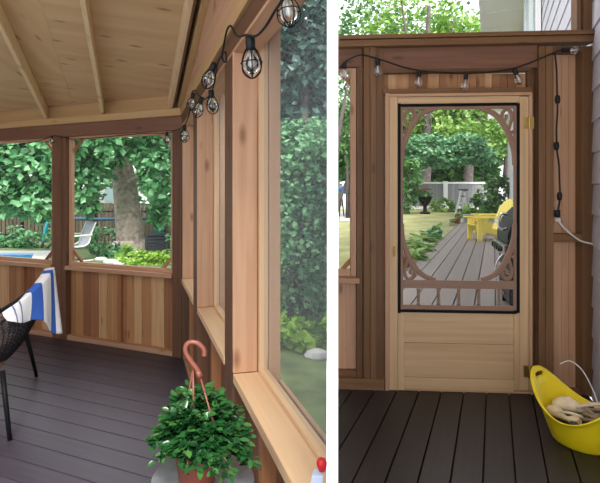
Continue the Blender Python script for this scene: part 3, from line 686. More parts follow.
# garden bed plants
bush('hydrangea', 'leafy hydrangea left of the maple trunk', 'plant', G(105, 12.9), [((0,0,.2), (.42,.3,.25)), ((.35,0,.15), (.3,.3,.2))], 260, .14, 'leaf_maple', CL, stems=False)
bush('hosta', 'variegated pale edged hosta below the maple trunk', 'plant', G(127, 12.3), [((0,0,.15), (.35,.3,.22)), ((.2,-.1,.1), (.3,.25,.15))], 170, .2, 'leaf_hosta', CL, stems=False)
bush('ground_cover', 'bright lime green ground cover right of the hosta', 'plant', G(148, 11.7), [((0,0,.12), (.5,.4,.2)), ((.35,.1,.12), (.4,.4,.22)), ((-.35,-.1,.08), (.3,.3,.15))], 700, .11, 'leaf_lime', CL, stems=False)
for px, Y, z, lab in ((115, 13.0, .33, 'white hydrangea bloom beside the maple trunk'), (137, 12.1, .17, 'white bloom at the edge of the lime ground cover')):
    p = G(px, Y); mb = MB()
    for k in range(40):
        d = Vector((random.gauss(0,1), random.gauss(0,1), random.gauss(0,1))).normalized(); mb.leaf(p+Vector((0,0,z))+d*.07, d.orthogonal(), d, .07, .06, .5)
    o = mb.build('flower_head', 'whiteflower', None, recalc=False); tag(o, lab, 'flower')
for i, (px, Y, r, lab) in enumerate(((101, 12.3, .13, 'pale garden rock at the bed edge, left one'), (111, 11.8, .15, 'flat garden rock between hydrangea and hosta'), (119, 11.5, .10, 'small garden rock left of the hosta'))):
    p = G(px, Y); mb = MB(); mb.lathe([(r*.9, -.02), (r*1.05, r*.2), (r*.8, r*.5), (r*.3, r*.62), (0, r*.63)], p, 9, 1.3, .8, smooth=False); o = mb.build('rock', 'rock'); tag(o, lab, 'rock', 'rocks along the garden bed')
# sling chair
sc_ = empty('sling_chair', G(73, 12.1), 'grey sling patio chair with pale metal frame outside the back wall', 'chair')
L = Loc(G(73, 12.1), math.radians(222), 1.0)
mb = MB(); mb.grid(lambda u, v: L(.28-.56*min(1, u*1.6) if u < .62 else -.27-.22*(u-.62)/.38, -.26+.52*v, .42-.06*math.sin(u*PI) if u < .62 else .42+.56*(u-.62)/.38), 14, 4); o = mb.build('sling', 'sling', sc_, recalc=False)
so = o.modifiers.new('solid', 'SOLIDIFY'); so.thickness = .012
for y in (-.28, .28):
    mb = MB(); mb.tube(catmull([L(-.49,y,.99), L(-.36,y,.7), L(-.27,y,.44), L(0,y,.38), L(.3,y,.42), L(.36,y,.3), L(.28,y,.02), L(-.1,y,.02), L(-.42,y,.02)], 5), .018, 8); mb.build('side_frame', 'offwhite_metal', sc_)
    mb = MB(); mb.tube(catmull([L(-.38,y*1.1,.66), L(-.1,y*1.1,.66), L(.25,y*1.1,.63), L(.34,y*1.05,.5), L(.33,y,.36)], 5), .02, 8); mb.build('armrest', 'offwhite_metal', sc_)
# compost bin
cb = empty('compost_bin', G(156, 12.6), 'black slatted compost bin right of the maple trunk', 'bin')
A, B = G(145.5, 12.6), G(167.5, 12.6)
for k in range(6):
    pass
mb = MB()
for k in range(6): mb.abox(A.x+.004*k, B.x-.004*k, 12.6, 13.15, GZ+.02+k*.095, GZ+.105+k*.095)
mb.build('slats', 'compost', cb, .008)
mb = MB(); mb.abox(A.x-.02, B.x+.02, 12.57, 13.18, GZ+.59, GZ+.64); mb.build('lid', 'compost', cb, .01)
for x in (A.x+.02, B.x-.02): mb = MB(); mb.abox(x-.03, x+.03, 12.575, 12.64, GZ, GZ+.59); mb.build('corner_post', 'compost', cb)
# blue pipe and teal bag hanging on the iron fence
mb = MB(); p, q = at(66, 218.5, 15.53), at(176, 218.5, 15.53); mb.tube(catmull([p, (p*2+q)/3+Vector((0,0,-.02)), (p+q*2)/3, q], 4), .05, 10); tag(mb.build('pool_pole', 'bluecover'), 'long dark blue pole hung level along the iron fence', 'pole')
mb = MB(); p = at(159.5, 217, 14.9)
mb.lathe([(.02, 0), (.10, -.05), (.14, -.2), (.16, -.35), (.12, -.47), (0, -.5)], p, 12, 1.1, .6); tg = mb.build('net_bag', 'teal'); tag(tg, 'teal bag hanging above the black compost bin', 'bag')
mb = MB(); mb.tube(catmull([at(48, 222, 14.9), at(45.5, 230, 14.85), at(43.8, 242, 14.8)], 5), .055, 10); tag(mb.build('pool_noodle', 'teal'), 'teal foam noodle leaning at the iron fence left of the post', 'noodle')

# hedge on the right of the left porch
bush('hedge', 'dense green hedge outside the nearest side opening', 'hedge', G(285, 6.4), [((-.5,.1,.9), (.6,.45,.95)), ((.1,.0,1.0), (.6,.45,1.1)), ((.45,.1,1.75), (.6,.45,.8)), ((-.25,.1,2.0), (.6,.45,.75)), ((.7,-.0,.9), (.6,.45,1.0)), ((-1.0,.3,1.4), (.6,.45,1.3)), ((.3,0,2.3),(.6,.45,.45)), ((.75,.1,1.9), (.6,.4,.9))], 15000, .085, 'leaf_blue', CL, clump=.55)
bush('conifer', 'tall dark green conifer behind the hedge', 'tree', G(292, 9.3), [((0,0,1.5), (1.6,.8,1.6)), ((.4,0,3.3), (1.6,.8,1.5)), ((-.7,.1,4.3), (1.3,.8,1.5)), ((.3,0,5.2), (1.6,.8,1.3)), ((-1.5,.3,3.0), (1.0,.8,1.8)), ((1.2,.3,4.2), (1.2,.8,1.8)), ((1.2,.3,2.2), (1.0,.8,1.8))], 13000, .19, 'leaf_dark', CL, clump=.6)
bush('hosta', 'pale lime hosta clump at the foot of the hedge', 'plant', G(296, 5.35), [((-.12,0,.14), (.3,.25,.2)), ((.2,0,.12), (.28,.25,.17))], 330, .13, 'leaf_lime', CL, stems=False)
for px, Y, r, lab in ((317, 5.0, .12, 'pale grey boulder right of the lime hosta'), (309, 5.9, .16, 'grey stone partly behind the lime hosta')):
    p = G(px, Y); mb = MB(); mb.lathe([(r*.9, -.02), (r*1.05, r*.2), (r*.8, r*.6), (r*.3, r*.8), (0, r*.82)], p, 9, 1.1, .8, smooth=False); tag(mb.build('boulder', 'rock'), lab, 'rock')

# ================================================================== LEFT PORCH THINGS
# --- woven chair
MX, MY = -1.45, 3.24; ang = math.atan2(-.256, -.965)
ch = empty('woven_chair', (MX, MY, 0), 'dark woven patio chair at the left edge with a towel over its back', 'chair')
L = Loc((MX, MY, 0), ang)
prof = catmull([(-.16, 0, .895), (-.12, 0, .73), (-.05, 0, .54), (.05, 0, .38), (.17, 0, .30), (.36, 0, .31), (.58, 0, .36), (.72, 0, .36)], 6)
def shell(u, v, off=0):
    f = u*(len(prof)-1); i = min(int(f), len(prof)-2); p = prof[i].lerp(prof[i+1], f-i); w = (v-.5)*2
    hw_ = .42+.02*min(1, u*2.2)
    back = max(0, 1-u*2.4)
    top = -.36*abs(w)**1.5*back**1.1
    return L(p.x+.40*w*w*(.25+.75*back)-off, w*hw_, p.z+top+.06*w*w*(1-back))
mb = MB(); mb.grid(shell, 40, 30); sh = mb.build('woven_shell', 'wicker', ch, recalc=False)
wf = sh.modifiers.new('weave', 'WIREFRAME'); wf.thickness = .015; wf.use_replace = True; wf.use_even_offset = False
mb = MB(); mb.tube(catmull([shell(0, v/16) for v in range(17)], 2), .017, 8); mb.build('top_rail', 'wicker', ch)
for v in (0, 1):
    mb = MB(); mb.tube([shell(u/24, v) for u in range(25)], .016, 8); mb.build('side_rail', 'wicker', ch)
    y = -.46 if v == 0 else .46
    mb = MB(); mb.tube(catmull([shell(.0, v), L(.32,y*1.0,.575), L(.46,y*1.04,.60), L(.64,y*1.02,.59), L(.73,y,.50), L(.72,y*.96,.37)], 5), .024, 8); mb.build('armrest', 'wicker', ch)
    mb = MB(); mb.grid(lambda a, b: L(.26+.44*a, y*(1.0-.04*b), .60-.02*a-b*(.26-.02*a)), 12, 8); o = mb.build('arm_weave', 'wicker', ch, recalc=False)
    wf = o.modifiers.new('weave', 'WIREFRAME'); wf.thickness = .014; wf.use_replace = True; wf.use_even_offset = False
for x0, y0, x1, y1 in ((.06, -.40, .0, -.50), (.06, .40, .0, .50), (.64, -.41, .74, -.49), (.64, .41, .74, .49)):
    mb = MB(); mb.tube([L(x0, y0, .37), L(x1, y1, 0)], [.017, .013], 8); mb.build('leg', 'black', ch)
mb = MB(); mb.grid(lambda u, v: L(.08+.6*u, -.38+.76*v, .37+.06*(math.sin(u*PI)*math.sin(v*PI))**.35), 12, 12); o = mb.build('seat_cushion', 'cushion', ch, recalc=False); so = o.modifiers.new('solid', 'SOLIDIFY'); so.thickness = .05
# --- towel
def towel(u, v):
    wy = .88-u*.34
    def out(a, b):
        du, dv = shell(a+.01, b)-shell(a, b), shell(a, b+.01)-shell(a, b); n = du.cross(dv).normalized(); bk = L(-1, .2, 0)-L(0, 0, 0)
        return n if n.dot(bk) > 0 else -n
    if v < .2:
        a = .09*(1-v/.2); p = shell(a, wy)-out(a, wy)*.022
        return p+Vector((0, 0, .022))*(v/.2)
    k = (v-.2)/.8; drop = .09+.32*u**.7+.03*math.sin(u*9)
    a = k*drop*.62; q = shell(a, wy)+out(a, wy)*(.024+.012*k*math.sin(u*14))
    w2 = u**1.3; vt = shell(0, wy)+out(0, wy)*(.026+.05*k+.016*k*math.sin(u*13))+Vector((0, 0, .02-drop*k))
    hgt = Vector((0, 0, .022*max(0, 1-k*3)))
    return q.lerp(vt, w2)+hgt
mb = MB(); mb.grid(towel, 30, 28); o = mb.build('beach_towel', 'towel', None, recalc=False); so = o.modifiers.new('solid', 'SOLIDIFY'); so.thickness = .008
tag(o, 'white towel with blue stripes draped over the woven chair back', 'towel')
# --- round side table
TBX, TBY, TBZ = (203-PX)/F*1.31, 1.31, .645
st = empty('side_table', (TBX, TBY, 0), 'small round grey side table under the potted plant', 'table')
mb = MB(); mb.lathe([(0, TBZ-.03), (.127, TBZ-.03), (.139, TBZ-.02), (.141, TBZ-.006), (.137, TBZ), (0, TBZ)], (TBX, TBY, 0), 40); mb.build('table_top', 'tabletop', st)
for k in range(3):
    a = k*2*PI/3+.4; mb = MB(); mb.tube([(TBX+.105*math.cos(a), TBY+.105*math.sin(a), TBZ-.03), (TBX+.135*math.cos(a), TBY+.135*math.sin(a), 0)], .011, 8); mb.build('leg', 'black', st)
# --- hanging-basket plant
QX, QY = (197-PX)/F*1.28, 1.28
pt = empty('potted_plant', (QX, QY, TBZ), 'bushy small leaved plant in a terracotta hanging pot on the round table', 'plant')
mb = MB(); mb.lathe([(0, TBZ+.001), (.044, TBZ+.001), (.047, TBZ+.008), (.060, TBZ+.085), (.065, TBZ+.09), (.067, TBZ+.108), (.060, TBZ+.108), (.056, TBZ+.085), (0, TBZ+.085)], (QX, QY, 0), 32); mb.build('pot', 'terracotta', pt)
mb = MB(); mb.lathe([(0, TBZ+.096), (.057, TBZ+.09), (.057, TBZ+.0855)], (QX, QY, 0), 20); mb.build('soil', 'soil', pt)
mb = MB(); tops = []
stm = MB()
for k in range(250):
    a = random.random()*2*PI; r = random.random()**.5
    ex, ey = .143*r*math.cos(a), .105*r*math.sin(a)
    ez = .092+.138*(1-r**2.4)+random.uniform(-.03, .025)
    if ex > 0: ez -= .025*ex/.16; ex *= 1.03
    tip = Vector((QX+.016+ex, QY+ey, TBZ+ez)); base = Vector((QX+ex*.25, QY+ey*.25, TBZ+.09)); mid = (base+tip)/2+Vector((0, 0, .035))
    path = catmull([base, mid, tip], 4); stm.tube(path, .0018, 5)
    dirn = (tip-mid).normalized()
    for j in range(12):
        f = .45+.55*j/11; p = path[min(len(path)-1, int(f*(len(path)-1)))]+Vector((random.gauss(0,.005), random.gauss(0,.005), random.gauss(0,.005))); aa = j*2.4+k
        d = Vector((math.cos(aa), math.sin(aa), .15))+dirn*(.2+.5*(j > 9)); z_ = random.uniform(.021, .030)
        mb.leaf(p, d, Vector((0, -.25, 1))+Vector((random.gauss(0,.3), random.gauss(0,.3), 0)), z_, z_*.60, min(1, max(0, .35*random.random()+.1+(.35 if j > 9 else 0)+.3*(random.random() > .8))), rich=True)
mb.build('foliage', 'leaf_pot', pt, recalc=False); stm.build('stem', 'leaf_pot', pt)
mb = MB(); hb = lambda px, py, dy=0: at(px, py, 1.28+dy)
mb.tube(catmull([hb(204, 356), hb(203.5, 349), hb(197, 343), hb(189.5, 342.5), hb(185.5, 347), hb(186, 353), hb(190, 360), hb(196, 368), hb(200, 375)], 6), .0065, 10)
mb.tube([hb(200, 377), hb(197.5, 371)], [.009, .007], 8)
for q, dy in (((187, 402), .03), ((191.5, 400), .06), ((193.5, 402), -.02), ((212.5, 420), -.04)):
    top = hb(193, 371) if q[0] < 200 else hb(200, 376); mb.tube([top, hb(*q, dy), Vector((QX+(q[0]-197)*.0036, QY+dy, TBZ+.10))], .0028, 6)
mb.build('hanger', 'copper', pt)
# --- small thing on the near end of the sill
def sillp(px, py): k = (H-ZS)*F/(py-PY); return at(px, py, k)
bp = at(320.5, 492, 1.085); bp.z = ZS
sb_ = empty('card_box', bp, 'pale blue card box with a red knob at the near end of the sill', 'box')
mb = MB(); mb.hexa([bp+Vector(v) for v in ((-.03,-.012,0), (.0,-.03,0), (.006,.0,0), (-.02,.018,0), (-.022,-.008,.066), (.002,-.024,.074), (.006,.0,.076), (-.012,.014,.07))]); mb.build('box_body', 'paleblue', sb_, .002)
mb = MB(); p = bp+Vector((.002, -.006, .082)); mb.lathe([(0, -.008), (.007, -.006), (.011, .004), (.012, .012), (.008, .02), (0, .022)], p, 12); mb.build('knob', 'red', sb_)
# --- cafe lights along the side wall and back wall
def bulb(parent, top, d, size, cage=True):
    """top: cable point, d: hanging direction"""
    top = Vector(top); d = Vector(d).normalized(); R = d.to_track_quat('Z', 'Y').to_matrix(); s = size
    def tr(mbx): mbx.v = [top+R @ v for v in mbx.v]; return mbx
    m1 = MB(); m1.lathe([(0, 0), (.012*s, 0), (.013*s, .012*s), (.012*s, .032*s), (.010*s, .036*s), (0, .036*s)], (0,0,0), 12); so_ = tr(m1).build('socket', 'blackplastic', parent)
    m2 = MB(); m2.lathe([(.007*s, .034*s), (.012*s, .044*s), (.020*s, .060*s), (.022*s, .072*s), (.017*s, .086*s), (.008*s, .094*s), (0, .096*s)], (0,0,0), 14); b = tr(m2).build('bulb', 'bulb', parent)
    m3 = MB(); m3.lathe([(.003*s, .036*s), (.004*s, .06*s), (.007*s, .072*s), (0, .08*s)], (0,0,0), 8); tr(m3).build('filament', 'filament', b)
    if cage:
        m4 = MB()
        for k in range(3):
            a = k*PI/3; c, sn = math.cos(a), math.sin(a)
            pts = [(r*c, r*sn, z) for r, z in ((.012*s, .03*s), (.022*s, .046*s), (.028*s, .068*s), (.024*s, .09*s), (.0, .106*s), (-.024*s, .09*s), (-.028*s, .068*s), (-.022*s, .046*s), (-.012*s, .03*s))]
            m4.tube(catmull(pts, 3), .0016*s, 5)
        pts = [(.0275*s*math.cos(a*PI/8), .0275*s*math.sin(a*PI/8), .066*s) for a in range(16)]; m4.tube(pts, .0015*s, 5, closed=True)
        tr(m4).build('wire_guard', 'black', parent)
sl = empty('string_lights', at(230, 30, 1.86), 'black string of caged clear bulbs looped along the side wall beam', 'string lights')
cab = [(306,-30,1.05), (290,-8,1.15), (277,8,1.26), (266,26,1.36), (256,36,1.46), (246,35,1.58), (237,36,1.70), (231,26,1.80), (227,30,1.88), (224,44,1.96), (222,58,2.0), (226,62,2.0), (225,52,2.0), (218,62,2.14), (216,74,2.24), (213,88,2.35), (208,97,2.46), (202,99,2.6), (195,91,2.78), (192,93,2.88), (191,106,3.02), (188,118,3.2), (184,126,3.5), (180.5,128,3.75)]
P = [at(*c) for c in cab]
for px, py in ((168,133), (150,133), (130,134.5), (105,137), (85,138.5), (72,139), (60,136.5), (52,136), (42,140), (22,144), (0,147), (-15,149)): P.append(at(px, py, farY(px)-.05))
mb = MB(); mb.tube(catmull(P, 5), .0042, 6); mb.build('cable', 'blackplastic', sl)
for px, py, Y, d, s in ((285,-14,1.18,(.12,-.1,-1),1.0), (250,37,1.53,(.06,0,-1),1.25), (214.5,63,2.14,(-.35,0,-1),1.15), (211,90,2.4,(.1,0,-1),1.15), (202,97,2.62,(-.3,0,-1),1.1), (193,93,2.85,(-.1,0,-.6),1.0), (184.5,125,3.45,(0,0,-1),1.2), (167,132,4.1,(0,-.1,-1),1.0), (52,136,4.62,(0,-.1,-1),.7)):
    bulb(sl, at(px, py, Y), d, s)

# ================================================================== RIGHT PORCH THINGS
sr = empty('string_lights', RP(465, 74, .03), 'black string of small clear bulbs hung across above the screen door', 'string lights')
c2 = [(339,69), (345,63), (352,58.5), (361,56), (372,58.5), (385,62.5), (400,67.5), (418,71.5), (440,73.5), (464,74.5), (490,73), (513,69), (530,63), (548,55.5), (558,51.5), (566,50.5)]
mb = MB(); mb.tube(catmull([RP(x, y, .03) for x, y in c2], 5), .006, 6)
mb.tube(catmull([RP(x, y, .03) for x, y in ((552.5,54), (554,70), (554.5,90), (555,110), (554,130), (554.5,150), (556.5,165), (557,180), (557.5,195), (556.5,205), (554.5,214))], 4), .006, 6)
mb.build('cable', 'blackplastic', sr)
for x, y, d in ((344,64,(-.1,0,-1)), (377,60.5,(.0,0,-1)), (418.5,71.5,(-.12,0,-1)), (464.5,74.5,(-.1,0,-1)), (512,70,(.35,0,-.8)), (560,51.5,(1,0,0))): bulb(sr, RP(x, y, .03), d, 1.25, cage=False)
for x, y in ((555,100), (554,146), (557,196)):
    mb = MB(); p = RP(x, y, .03); mb.tube([p+Vector((0,0,.025)), p, p-Vector((0,0,.03))], [.013, .018, .013], 8); mb.build('socket', 'blackplastic', sr)
mb = MB(); p = RP(554.5, 214, .03); mb.tube([p+Vector((0,0,.03)), p-Vector((0,0,.02))], .02, 8); mb.build('plug', 'blackplastic', sr)
mb = MB(); mb.tube([RP(555,218,.03), RP(556,221,.03)], .017, 8); mb.tube(catmull([RP(555,219,.03), RP(561,227,.03), RP(570,235,.03), RP(580,241,.02), RP(593,244,.03)], 6), .0065, 6); tag(mb.build('extension_cord', 'cordwhite'), 'white extension cord hanging from the black cable to the siding', 'cord')
# --- yellow tub
UX, UY = (581-PX)/F*2.72, 2.72
tu = empty('yellow_tub', (UX, UY, 0), 'yellow flexible tub with cut out handles in the corner by the door', 'tub')
ta = math.radians(122)
def zf(a, z): return (.10*math.cos(2*a)-.05)*min(1, max(0, z/.32))**1.5
mb = MB(); prof_ = [(0, .0), (.125, .0), (.138, .012), (.176, .12), (.210, .24), (.232, .30), (.242, .305), (.244, .315), (.232, .319), (.221, .30), (.199, .24), (.166, .12), (.130, .02), (0, .018)]
mb.lathe(prof_, (0,0,0), 64, 1.04, .90, zfun=zf)
R = Matrix.Rotation(ta, 3, 'Z'); mb.v = [R @ v+Vector((UX, UY, 0)) for v in mb.v]
tb_o = mb.build('tub_body', 'yellow_tub', tu)
for sg in (1,):
    # dark slot cut right through the raised end as a grip
    mb = MB(); c = Vector((.234*1.04*sg, 0, .325)); n = 20; pts = []
    u_ = Vector((0, 1, 0)); w_ = Vector((.25*sg, 0, 1)).normalized()
    for k in range(n):
        a = 2*PI*k/n; pts.append(c+u_*.05*(abs(math.cos(a))**.5)*(1 if math.cos(a) > 0 else -1)+w_*.014*(abs(math.sin(a))**.5)*(1 if math.sin(a) > 0 else -1))
    mb.prism([p+Vector((-.035*sg,0,0)) for p in pts], Vector((.06*sg, 0, 0))); mb.v = [R @ v+Vector((UX, UY, 0)) for v in mb.v]
    cutter = mb
    co = cutter.build('grip_cut', 'black')
    md = tb_o.modifiers.new('grip', 'BOOLEAN'); md.object = co; md.operation = 'DIFFERENCE'; md.solver = 'EXACT'
    dg = bpy.context.evaluated_depsgraph_get(); me2 = bpy.data.meshes.new_from_object(tb_o.evaluated_get(dg)); tb_o.modifiers.clear(); tb_o.data = me2
    bpy.data.objects.remove(co)
def clog(c, ang, tilt, label, k=1.0):
    r = empty('foam_clog', c, label, 'shoe', 'things in the yellow tub'); mb = MB(); n = 20
    st_ = [(-.13, .030, .030, .045), (-.10, .040, .038, .05), (-.05, .040, .022, .035), (0, .042, .03, .042), (.05, .048, .048, .052), (.10, .045, .042, .046), (.135, .028, .026, .036)]
    Q = Matrix.Rotation(ang, 3, 'Z') @ Matrix.Rotation(tilt, 3, 'X')
    b = len(mb.v)
    for x, hw_, hh, cz in st_:
        for j in range(12):
            a = 2*PI*j/12; mb.v.append(Vector(c)+Q @ (Vector((x, hw_*math.cos(a), cz+hh*math.sin(a)))*k)); mb.t.append(.5)
    for i in range(len(st_)-1):
        for j in range(12):
            j2 = (j+1) % 12; mb.face([b+i*12+j, b+i*12+j2, b+(i+1)*12+j2, b+(i+1)*12+j], [(0,0)]*4, True)
    mb.face([b+j for j in range(12)], [(0,0)]*12); mb.face([b+(len(st_)-1)*12+j for j in range(12)][::-1], [(0,0)]*12)
    mb.build('clog_body', 'cream', r)
    mb = MB(); mb.lathe([(0, -.012), (.03, -.012), (.033, 0), (.03, .004), (0, .004)], (0,0,0), 16, 1.35, .9); mb.v = [Vector(c)+Q @ ((v+Vector((-.035, 0, .062)))*k) for v in mb.v]; mb.build('foot_opening', 'darkrag', r)
    mb = MB(); mb.tube(catmull([Vector(c)+Q @ (Vector(v)*k) for v in ((.02,.045,.05), (-.05,.048,.075), (-.11,.035,.09), (-.135,0,.092), (-.11,-.035,.09), (-.05,-.048,.075), (.02,-.045,.05))], 4), .009*k, 8); mb.build('heel_strap', 'cream', r)
clog(Vector((UX+.03, UY+.05, .13)), math.radians(150), .3, 'long cream foam clog lying across the yellow tub', 1.0)
clog(Vector((UX-.10, UY+.02, .12)), math.radians(110), .5, 'cream foam clog standing at the left side inside the yellow tub', .72)
mb = MB()
for k in range(3):
    c = Vector((UX+.05, UY-.055, .165+.02*k)); mb.tube([c+Vector(((.075-.012*k)*math.cos(t/24*2*PI), (.065-.008*k)*math.sin(t/24*2*PI), .012*math.sin(t/24*4*PI+k))) for t in range(24)], .010, 8, closed=True)
tag(mb.build('coiled_rope', 'rope'), 'tan rope coiled inside the yellow tub beside the clogs', 'rope')
mb = MB(); c = at(574, 412, 2.66); c.z = .16
mb.grid(lambda u, v: Vector((UX-.11+.22*u, UY-.11+.22*v, .12+.04*math.sin(u*9+v*3)*math.sin(v*8))), 14, 12); o = mb.build('dark_cloth', 'darkrag', None, recalc=False); so = o.modifiers.new('solid', 'SOLIDIFY'); so.thickness = .02
tag(o, 'crumpled dark cloth under the clogs in the yellow tub', 'cloth')
mb = MB(); mb.tube(catmull([at(560, 364, 3.15), at(570, 361, 3.15), at(582, 370, 3.1), at(592, 388, 3.05), at(597, 402, 3.0), at(600, 420, 3.0)], 6), .004, 6); tag(mb.build('wire', 'cordwhite'), 'thin pale wire looping behind the yellow tub', 'wire')

# ================================================================== RIGHT GARDEN
mb = MB()
def lawn(u, v):
    Y = 3.62+u*(60-3.62); x0, x1 = (98.5/480)*Y+.0, sidX(Y)+2
    return Vector((x0+(x1-x0)*v, Y, lawnz(min(Y, 30))))
mb.grid(lawn, 60, 8, False); struct(mb.build('lawn', 'grass', None, recalc=False), 'sunlit mown lawn beyond the screen door', 'lawn')
mb = MB(); dl = lambda Y: -1.4+.529*Y
regD = [(max(dl(3.7), .21*3.7), 3.70), (.21*6.0, 6.0) if dl(6.0) < .21*6 else (dl(6.0), 6.0), (dl(20.2), 20.2), (sidX(20.2)-.05, 20.2), (sidX(3.70)-.05, 3.70)]
planks(mb, regD, (1.6, 3.43), (hd.x, hd.y), .205, .014, .10, .20, -40, 40)
dk = struct(mb.build('deck', 'deck'), 'weathered grey plank deck outside the screen door', 'deck')
mb = MB(); mb.prism([(p[0], p[1], .06) for p in regD], (0, 0, .10)); mb.build('deck_base', 'blackplastic', dk)
# grey fence with white posts
gy = 27.0; gz = lawnz(gy)
gf = empty('garden_fence', G(430, gy, gz), 'long grey board fence with white posts at the end of the lawn', 'fence')
X0, X1 = (340-PX)/F*gy, (512-PX)/F*gy; ztop = H+(PY-182)/F*gy
mb = MB(); x = X0
while x < X1: mb.abox(x, x+.17, gy, gy+.03, gz, ztop-.08); x += .185
mb.build('boards', 'greyfence', gf)
mb = MB(); mb.abox(X0, X1, gy-.05, gy+.06, ztop-.10, ztop); mb.build('rail', 'white', gf); mb = MB(); mb.abox(X0, X1, gy-.05, gy-.005, gz+.02, gz+.2); mb.build('rail', 'white', gf)
for px in (344, 445, 500):
    mb = MB(); xx = (px-PX)/F*gy; mb.abox(xx-.11, xx+.11, gy-.10, gy-.0, gz, ztop+.04); mb.build('post', 'white', gf)
# trees
def back_tree(label, px, Y, h, rx, n, size, mat, spread=1.0):
    c = G(px, Y, lawnz(min(Y, 30)))
    tree('tree', label, c, [(0,0,0), (.2,0,h*.25), (.1,0,h*.5), (.3,0,h*.8)], [.32, .1], [([(.15,0,h*.3), (1.0,.2,h*.5), (1.8,0,h*.75)], .14, .05), ([(.1,0,h*.42), (-.9,-.2,h*.6), (-1.4,0,h*.85)], .13, .05)],
         [((0,.9,h*.85), (rx,rx*.5,h*.2)), ((rx*.7,.9,h*.62), (rx*.8,rx*.5,h*.17)), ((-rx*.7,.9,h*.62), (rx*.8,rx*.5,h*.17)), ((0,.6,h*.42), (rx*.9,rx*.4,h*.16)), ((rx*.5,0,h*.36), (rx*.6,rx*.5,h*.12)), ((-rx*.6,0,h*.36), (rx*.6,rx*.5,h*.12))], n, size, mat, 'bark_dark', CR, clump=.6)
back_tree('tall leafy tree behind the fence at the left, seen above the wall beam', 362, 33, 14.5, 4.0, 6500, .36, 'leaf_back')
back_tree('tall tree with forked dark trunk behind the white fence post', 424, 28.6, 15, 3.0, 5000, .30, 'leaf_light')
back_tree('light green tree right of the forked one, behind the fence', 466, 29.5, 11.5, 2.8, 6500, .30, 'leaf_light')
back_tree('bright green tree reaching to the white soffit', 505, 33, 13.5, 3.2, 6500, .32, 'leaf_light')
back_tree('dark tree between the two bright ones, far behind the fence', 446, 39, 16, 5.0, 5000, .45, 'leaf_back')
for px, lab in ((385, 'dark bushy tree low behind the left end of the fence'), (428, 'dark bushy tree low behind the middle of the fence'), (470, 'dark bushy tree behind the fence, right of the white post'), (350, 'dark bushy tree behind the fence in the narrow left opening')):
    bush('bushy_tree', lab, 'tree', G(px, 36, .5), [((0,0,2.0), (2.0,.9,2.2)), ((1.2,0,4.2), (1.6,.9,1.8)), ((-1.2,0,4.0), (1.6,.9,1.8)), ((0,0,5.8), (1.5,.9,1.3))], 4200, .6, 'leaf_back', CR, clump=.6)
bush('spruce', 'blue green spruce spreading over the fence left of the white post', 'tree', G(428, 25.4, lawnz(25)), [((-.2,0,3.5), (2.0,.8,.7)), ((.8,0,3.0), (1.5,.8,.7)), ((-1.2,0,2.6), (1.3,.7,.8)), ((1.9,0,3.6), (1.3,.8,.6)), ((2.6,0,3.0), (1.2,.7,.5))], 5000, .22, 'leaf_blue', CR, clump=.6, stems=False)
bush('shrub', 'dark green shrub before the fence, at the left of the door opening', 'shrub', G(407, 24.5, lawnz(24)), [((0,0,.9), (.9,.6,.9)), ((-.8,0,1.6), (.8,.6,.9)), ((.1,0,2.0), (.7,.6,.9))], 900, .24, 'leaf_back', CR)
bush('shrub', 'low bright shrub at the foot of the white fence post', 'shrub', G(442, 25.5, lawnz(25)), [((0,0,.35), (.7,.5,.45)), ((.7,0,.25), (.5,.4,.3))], 500, .17, 'leaf_light', CR)
bush('shrub', 'tall green shrub behind the yellow chairs', 'shrub', G(489, 21.6, .2), [((0,0,.9), (.75,.6,.8)), ((.5,0,1.1), (.6,.5,.8)), ((-.5,0,.6), (.5,.5,.5)), ((.2,0,1.7), (.6,.5,.4))], 1300, .2, 'leaf_back', CR)
bush('shrub', 'leafy branch hanging in front of the fence in the narrow left opening', 'shrub', G(347, 22, lawnz(22)), [((0,0,3.2), (1.0,.7,1.2)), ((.3,0,4.6), (1.2,.7,1.5)), ((.7,0,1.9), (.35,.5,.8))], 1500, .24, 'leaf_back', CR)
# kayak on stands, left opening
kk = empty('kayak', at(345, 193, 23), 'blue kayak on a low stand in the narrow left opening', 'kayak')
mb = MB(); a_, b_ = at(338, 190, 23), at(353, 190, 23); mb.tube([a_+(b_-a_)*t/8+Vector((0,0,.05*(2*t/8-1)**2)) for t in range(9)], [.03,.13,.17,.19,.2,.19,.17,.13,.03], 12); mb.build('hull', 'kayak', kk)
ks = empty('kayak_stand', at(345, 205, 23), 'dark stand carrying the blue kayak', 'stand')
for px in (341.5, 349.5):
    p = at(px, 194, 23); mb = MB(); mb.tube([(p.x-.12, 23, lawnz(23)), (p.x, 23, H-.02)], .03, 6); mb.tube([(p.x+.12, 23, lawnz(23)), (p.x, 23, H-.02)], .03, 6); mb.build('leg', 'black', ks)
mb = MB(); p = at(349.5, 186, 23); mb.lathe([(0,-.08), (.12,-.05), (.14,.02), (.08,.08), (0,.1)], p+Vector((0,0,.02)), 12, 1.3, .8); tag(mb.build('yellow_ball', 'yellow'), 'yellow ball resting on the blue kayak', 'ball')
# gravel
mb = MB(); mb.grid(lambda u, v: Vector(((340+22*v-PX)/F*(20.5+5.5*u), 20.5+5.5*u, lawnz(20.5+5.5*u)+.012)), 6, 2, False); struct(mb.build('gravel_bed', 'gravel', None, recalc=False), 'pale gravel strip before the fence at the left', 'ground')
